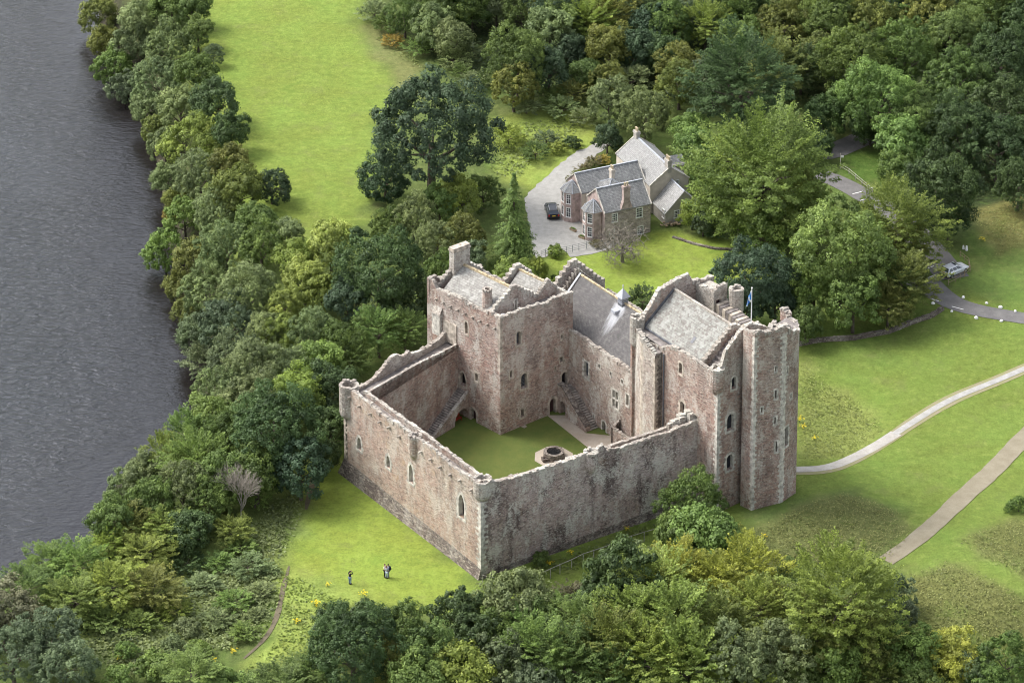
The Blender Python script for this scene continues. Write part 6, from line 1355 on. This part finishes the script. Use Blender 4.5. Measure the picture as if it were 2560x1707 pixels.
for a in [(990, 300, 140, 'oak', 'bd'), (885, 410, 62, 'low', 'bd'), (1010, 470, 46, 'round', 'md'), (950, 505, 56, 'fine', 'gg'), (900, 520, 46, 'fine', 'md'), (1060, 455, 52, 'round', 'lb'), (1000, 560, 50, 'fine', 'gg'), (1060, 545, 52, 'fine', 'ol'), (1110, 445, 44, 'low', 'md'), (1080, 590, 40, 'round', 'gb'), (1180, 640, 46, 'round', 'lb'), (1010, 620, 40, 'fine', 'md'), (1230, 620, 28, 'round', 'lb'),
          (1280, 340, 22, 'bush', 'br'), (1315, 328, 22, 'bush', 'dk'), (1255, 320, 26, 'shrub', 'gb'), (1168, 315, 36, 'shrub', 'lb'), (1395, 315, 34, 'round', 'bd'), (1480, 260, 62, 'fine', 'gg'), (1400, 230, 58, 'fine', 'gg'), (1340, 270, 30, 'shrub', 'gg'), (1230, 350, 30, 'shrub', 'md'), (1290, 250, 36, 'shrub', 'gg'), (1210, 245, 34, 'shrub', 'gg'), (1340, 388, 17, 'shrub', 'bn'), (1312, 412, 13, 'shrub', 'bn'), (1365, 372, 18, 'shrub', 'bn'), (1385, 368, 16, 'shrub', 'og'), (1325, 400, 13, 'shrub', 'ol'), (1300, 440, 9, 'shrub', 'og'), (1415, 330, 20, 'bush', 'bd'),
          (1600, 345, 52, 'round', 'fr'), (1580, 300, 48, 'round', 'fr'), (1625, 400, 44, 'round', 'fr'), (1590, 490, 32, 'round', 'lb'), (1615, 510, 28, 'round', 'gb'), (1276, 578, 20, 'bush', 'lb'), (1510, 255, 30, 'fine', 'lb'), (1640, 530, 26, 'shrub', 'dk'), (1700, 545, 26, 'shrub', 'dk'), (1475, 690, 36, 'shrub', 'dk'), (1290, 640, 22, 'bush', 'md'), (1425, 540, 14, 'shrub', 'bn'), (1370, 560, 13, 'shrub', 'bn')]: plant(*a, Z_HS)
plant(1180, 510, 60, 'conifer', 'md', Z_HS, 1.0)
Z_RT = 'by the car park'
for a in [(1755, 400, 140, 'beechbig', 'bg'), (1700, 470, 80, 'beech', 'bg'), (1830, 480, 76, 'beech', 'bg'), (1690, 360, 64, 'beech', 'lb'), (1890, 270, 50, 'round', 'dk'), (1880, 330, 34, 'round', 'dk'), (1985, 290, 40, 'round', 'dk'), (2072, 570, 58, 'beech', 'ol'), (1760, 540, 56, 'beech', 'md'), (1720, 650, 84, 'big', 'bd'), (1780, 690, 50, 'lumpy', 'bd'), (1700, 700, 50, 'lumpy', 'bd'), (1930, 580, 108, 'big', 'fr'), (1870, 660, 58, 'round', 'fr'), (1960, 690, 60, 'round', 'fr'), (2055, 520, 94, 'beechbig', 'bg'), (2078, 645, 62, 'beech', 'ol'), (2010, 640, 62, 'beech', 'md'), (1850, 740, 40, 'round', 'md'),
          (2150, 440, 92, 'big', 'dk'), (2180, 500, 46, 'round', 'dk'), (2040, 700, 44, 'beech', 'ol')]: plant(*a, Z_RT)
Z_TW = 'in the top wood'
for a in [(1190, 135, 84, 'big', 'md'), (1180, 195, 56, 'fine', 'ol'), (990, 60, 56, 'round', 'gg'), (1040, 85, 52, 'round', 'gg'), (930, 35, 50, 'fine', 'md'), (1085, 30, 46, 'round', 'md'), (1140, 15, 52, 'round', 'gg'), (1010, 0, 50, 'round', 'md'), (1265, 75, 66, 'round', 'gg'), (1260, 160, 56, 'round', 'bd'), (1345, 55, 62, 'beech', 'lb'), (1340, 170, 40, 'round', 'md'), (1310, 120, 46, 'round', 'bd'),
          (1410, 30, 62, 'beech', 'ol'), (1400, 110, 60, 'round', 'ol'), (1460, 110, 56, 'round', 'bd'), (1510, 60, 60, 'round', 'bd'), (1520, 120, 52, 'round', 'dk'), (1570, 50, 56, 'fine', 'gb'), (1620, 60, 62, 'beech', 'lb'), (1700, 40, 66, 'beech', 'md'), (1560, 150, 58, 'fine', 'ol'), (1560, 190, 56, 'fine', 'ol'), (1700, 190, 110, 'beechbig', 'dk'), (1640, 180, 60, 'fine', 'gb'), (1780, 150, 70, 'beech', 'ol'), (1700, 100, 62, 'round', 'md'),
          (1800, 60, 70, 'fine', 'ol'), (1840, 160, 52, 'beech', 'dk'), (1900, 50, 80, 'big', 'md'), (1880, 130, 56, 'round', 'ol'), (1960, 140, 84, 'big', 'md'), (2000, 50, 76, 'fine', 'ol'), (2020, 230, 96, 'big', 'fr'), (1940, 240, 52, 'round', 'md'), (2080, 120, 80, 'big', 'md'), (2120, 280, 76, 'big', 'md'), (2070, 330, 66, 'round', 'fr'), (2130, 40, 74, 'fine', 'ol'), (2200, 90, 84, 'big', 'md'), (2200, 190, 76, 'fine', 'md'), (2210, 300, 84, 'big', 'dk'), (2270, 30, 74, 'fine', 'md'),
          (2300, 140, 84, 'big', 'dk'), (2300, 250, 76, 'fine', 'dk'), (2290, 340, 70, 'fine', 'dk'), (2350, 60, 70, 'fine', 'dk'), (2360, 330, 66, 'fine', 'dk'), (2340, 420, 56, 'fine', 'dk'), (2060, 390, 46, 'round', 'md'), (2000, 290, 40, 'round', 'dk'), (1450, 185, 46, 'shrub', 'gg'), (1050, 140, 36, 'shrub', 'gg'), (1090, 190, 32, 'shrub', 'gg'), (900, 95, 24, 'shrub', 'og'), (860, 30, 40, 'shrub', 'gg'), (890, 55, 34, 'shrub', 'md'), (1060, 170, 30, 'shrub', 'md'), (960, 110, 34, 'shrub', 'fr'),
          (1320, 215, 40, 'shrub', 'ol'), (1270, 225, 34, 'shrub', 'md'), (1400, 180, 44, 'fine', 'ol')]: plant(*a, Z_TW)
# second rank further back, seen only between the crowns
for k in range(70):
    x = trg.uniform(900, 2400); y = trg.uniform(-130, -10) if k < 42 else trg.uniform(-30, 60); plant(x, y, trg.uniform(52, 78), trg.choice(['fine', 'round', 'big', 'beech']), trg.choice(['md', 'ol', 'dk', 'md', 'dk', 'bd']), Z_TW)
ORD = ['first', 'second', 'third', 'fourth', 'fifth', 'sixth', 'seventh', 'eighth', 'ninth', 'tenth', 'eleventh', 'twelfth', 'thirteenth', 'fourteenth', 'fifteenth', 'sixteenth', 'seventeenth', 'eighteenth', 'nineteenth', 'twentieth']
byk = {}
for it in PLANTS: byk.setdefault((it[3], it[2], it[1]), []).append(it)
for (zone, c, k), items in byk.items():
    items.sort(key=lambda t: t[4]); cat = 'bush' if k in ('bush', 'shrub') else 'tree'
    for i, it in enumerate(items):
        base = f'{CN[c]} {KN[k]} {zone}'
        lab = base if len(items) == 1 else (f'{ORD[i]} {base}, counting from the top' if i < len(ORD) else base+', far back')
        tag(it[0], lab, cat, f'{cat}s {zone}')
# ---- leafless trees
M['bark_mid'] = simple('bark_grey', (.20, .18, .15), .95, .2, 3)
def bare_tree(loc, H, spread, label, mat, seed=3, depth=4, fork=4, tilt=.62, first=6):
    rg = random.Random(seed); root = empty('bare_tree', loc, label, 'tree'); mb = MB(); tw = MB()
    def grow(p, d, L, r, lv):
        q = p+d*L; mid = p+d*L*.5+Vector((rg.uniform(-.08, .08), rg.uniform(-.08, .08), .02))*L
        (mb if lv > 2 else tw).tube([p, mid, q], [r, r*.8, r*.6], 6 if lv > 2 else 3, cap=False)
        if lv == 0: return
        nf = first if lv == depth else (fork if lv > 1 else fork+1)
        for k in range(nf):
            a = 2*math.pi*k/nf+rg.uniform(-.5, .5); s = d.orthogonal().normalized(); s = (s*math.cos(a)+d.cross(s)*math.sin(a)); nd = (d*(1-tilt*rg.uniform(.6, 1.1))+s*tilt*1.1+Vector((0, 0, .12))).normalized(); grow(p+d*L*rg.uniform(.6, 1), nd, L*rg.uniform(.6, .82), r*.6, lv-1)
    grow(Vector((0, 0, -.1)), Vector((0, 0, 1)), H*.28, spread, depth)
    t = mb.build('trunk', mat, None); t.parent = root; w = tw.build('branches', mat, None); w.parent = root; return root
p = G(1430, 602); bare_tree((p[0], p[1], p[2]), 10.5, .28, 'leafless grey tree spreading on the bright lawn before the house', M['bark_mid'], 4, 6, 3, .84)
p = G(556, 1200); bare_tree((p[0], p[1], p[2]), 10.5, .12, 'pale dead tree with upright bare twigs beside the belt', M['bark_pale'], 8, 5, 4, .30)

# ================================================================ rough herbage and wild flowers
def herbage(name, polys, density, h, colr, label, seed=1, w=.16):
    rs = np.random.RandomState(seed); PP = []
    for poly in polys:
        q = Gp(poly); lo, hi = q.min(0), q.max(0); n_ = int((hi-lo).prod()*density); X = rs.uniform(lo[0], hi[0], n_); Y = rs.uniform(lo[1], hi[1], n_)
        d = pdist(X, Y, q); keep = d > rs.uniform(-.2, 1.6, n_); PP.append(np.stack([X[keep], Y[keep]], 1))
    PP = np.concatenate(PP); z = ground(PP[:, 0], PP[:, 1]); clump = .55+.45*np.sin(PP[:, 0]*1.9+np.sin(PP[:, 1]*1.3)*2)*np.sin(PP[:, 1]*2.3+1)
    hh = h*rs.uniform(.3, 1.0, len(z))*(.5+.7*clump); pos_ = np.stack([PP[:, 0], PP[:, 1], z+hh*.55], 1)
    nrm = rs.normal(size=(len(z), 3))*np.array([.45, .45, .2])+np.array([0, 0, 1.1]); T = np.clip(1+rs.normal(size=len(z))*.22+.15*(clump-.5), .5, 1.6)
    me = leaves_mesh(name, pos_, nrm, w, T, M['leaf'], aspect=.7, rs=rs); o = bpy.data.objects.new(name, me); col.objects.link(o); o.color = (*colr, 1); tag(o, label, 'vegetation', None, 'stuff'); return o
herbage('rough_grass', [[(1830, 830), (1900, 880), (1990, 930), (2035, 985), (1960, 1045), (1830, 1060)]], 26, .5, (.21, .245, .07), 'tall straw-green rough grass beside the castle path', 3, .2)
herbage('rough_grass', [[(1840, 1160), (1940, 1130), (2060, 1170), (2095, 1220), (2050, 1280), (1800, 1320), (1640, 1290), (1690, 1250), (1750, 1210)]], 26, .6, (.185, .195, .066), 'tall brownish rough grass on the mound below the gatehouse tower', 4, .2)
herbage('rough_grass', [[(2200, 1240), (2352, 1180), (2430, 1280), (2400, 1350), (2280, 1300)], [(2090, 1320), (2180, 1290), (2300, 1340), (2450, 1430), (2400, 1560), (2100, 1500), (2060, 1380)], [(2225, 490), (2352, 450), (2400, 560), (2290, 590)]], 24, .5, (.18, .195, .062), 'rough brownish grass patches left unmown at the right', 5, .2)
herbage('undergrowth', [[(620, 1160), (690, 1110), (700, 1170), (650, 1280), (640, 1400), (600, 1470), (300, 1560), (150, 1500), (300, 1400), (480, 1300)]], 24, .7, (.185, .225, .085), 'dense weeds and nettles on the slope by the footpath', 6, .36)
herbage('undergrowth', [[(1260, 1330), (1400, 1290), (1520, 1210), (1500, 1190), (1380, 1240), (1220, 1300), (1130, 1330), (1150, 1350)]], 22, .7, (.125, .16, .045), 'dark weeds along the foot of the east curtain wall', 7, .3)
herbage('meadow_tussocks', [[(900, 60), (960, 130), (1000, 200), (1100, 230), (1150, 290), (1330, 260), (1345, 300), (1270, 345), (1180, 420), (1130, 400), (1010, 200), (860, 90)]], 10, .5, (.16, .20, .06), 'rank grass and weeds along the meadow edge and track', 8, .34)
herbage('undergrowth', [[(640, 1300), (700, 1330), (780, 1370), (860, 1400), (760, 1450), (690, 1510), (560, 1540), (640, 1460)]], 16, .28, (.18, .24, .05), 'long bright grass on the slope below the people', 10, .3)
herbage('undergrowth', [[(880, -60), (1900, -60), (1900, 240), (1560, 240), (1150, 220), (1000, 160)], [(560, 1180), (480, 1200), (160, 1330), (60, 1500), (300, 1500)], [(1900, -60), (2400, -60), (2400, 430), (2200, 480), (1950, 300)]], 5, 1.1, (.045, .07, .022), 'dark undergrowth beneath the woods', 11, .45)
M['rag'] = simple('yellow_petals', (.75, .58, .02), .8, .1, 9); M['stemg'] = simple('weed_stem', (.10, .15, .03), .9, .2, 6)
def ragwort():
    rg = random.Random(4); r = empty('wild_flowers', (0, 0, 0), None, None); s = MB(); f = MB()
    for k in range(16):
        x, y = rg.gauss(0, .32), rg.gauss(0, .32); h = rg.uniform(.5, .9); s.tube([(x*.6, y*.6, 0), (x, y, h)], .015, 3)
        for q in range(6):
            a, b = x+rg.gauss(0, .09), y+rg.gauss(0, .09); t = rg.uniform(0, 3); e = .05; f.poly([(a+e*math.cos(t+u), b+e*math.sin(t+u), h+rg.uniform(-.03, .03)) for u in (0, 1.57, 3.14, 4.71)])
    s.build('stems', M['stemg'], r); f.build('flower_heads', M['rag'], r); return r
rw = ragwort()
FL_ = [(752, 1346, 'on the bright slope left of the lone person'), (835, 1370, 'on the slope between the people and the trees'), (683, 1432, 'on the slope beside the footpath'), (405, 1370, 'among the bushes of the lower left slope'), (392, 1385, 'just below the flowers among the lower left bushes'), (535, 1500, 'beside the lower end of the footpath'), (490, 1520, 'below the lower end of the footpath'), (728, 1392, 'on the slope below the lone person'), (275, 1515, 'at the lower left by the bushes'),
       (1400, 1208, 'close under the east curtain wall, furthest right'), (1438, 1218, 'at the foot of the east curtain wall near the fence'), (1282, 1262, 'under the east wall near the middle of the fence'), (1312, 1274, 'just outside the fence below the east wall'), (1180, 1322, 'by the near end of the fence'), (1836, 968, 'in the rough grass beside the round tower'), (1843, 985, 'in the rough grass lower beside the round tower'), (1755, 1236, 'on the mound below the gatehouse tower'), (2258, 556, 'in the rough patch above the silver car'), (1262, 1298, 'on the weeds beyond the pale rail'), (1870, 1010, 'in the rough grass near the pale path')]
for i, (x, y, w_) in enumerate(FL_):
    o = rw if i == 0 else copy_tree(rw); p = G(x, y); o.location = (p[0], p[1], p[2]); o.rotation_euler = (0, 0, i*1.3); s_ = .55+.3*((i*37) % 10)/10; o.scale = (s_, s_, s_); tag(o, 'clump of yellow ragwort '+w_, 'flowers', 'clumps of yellow ragwort')
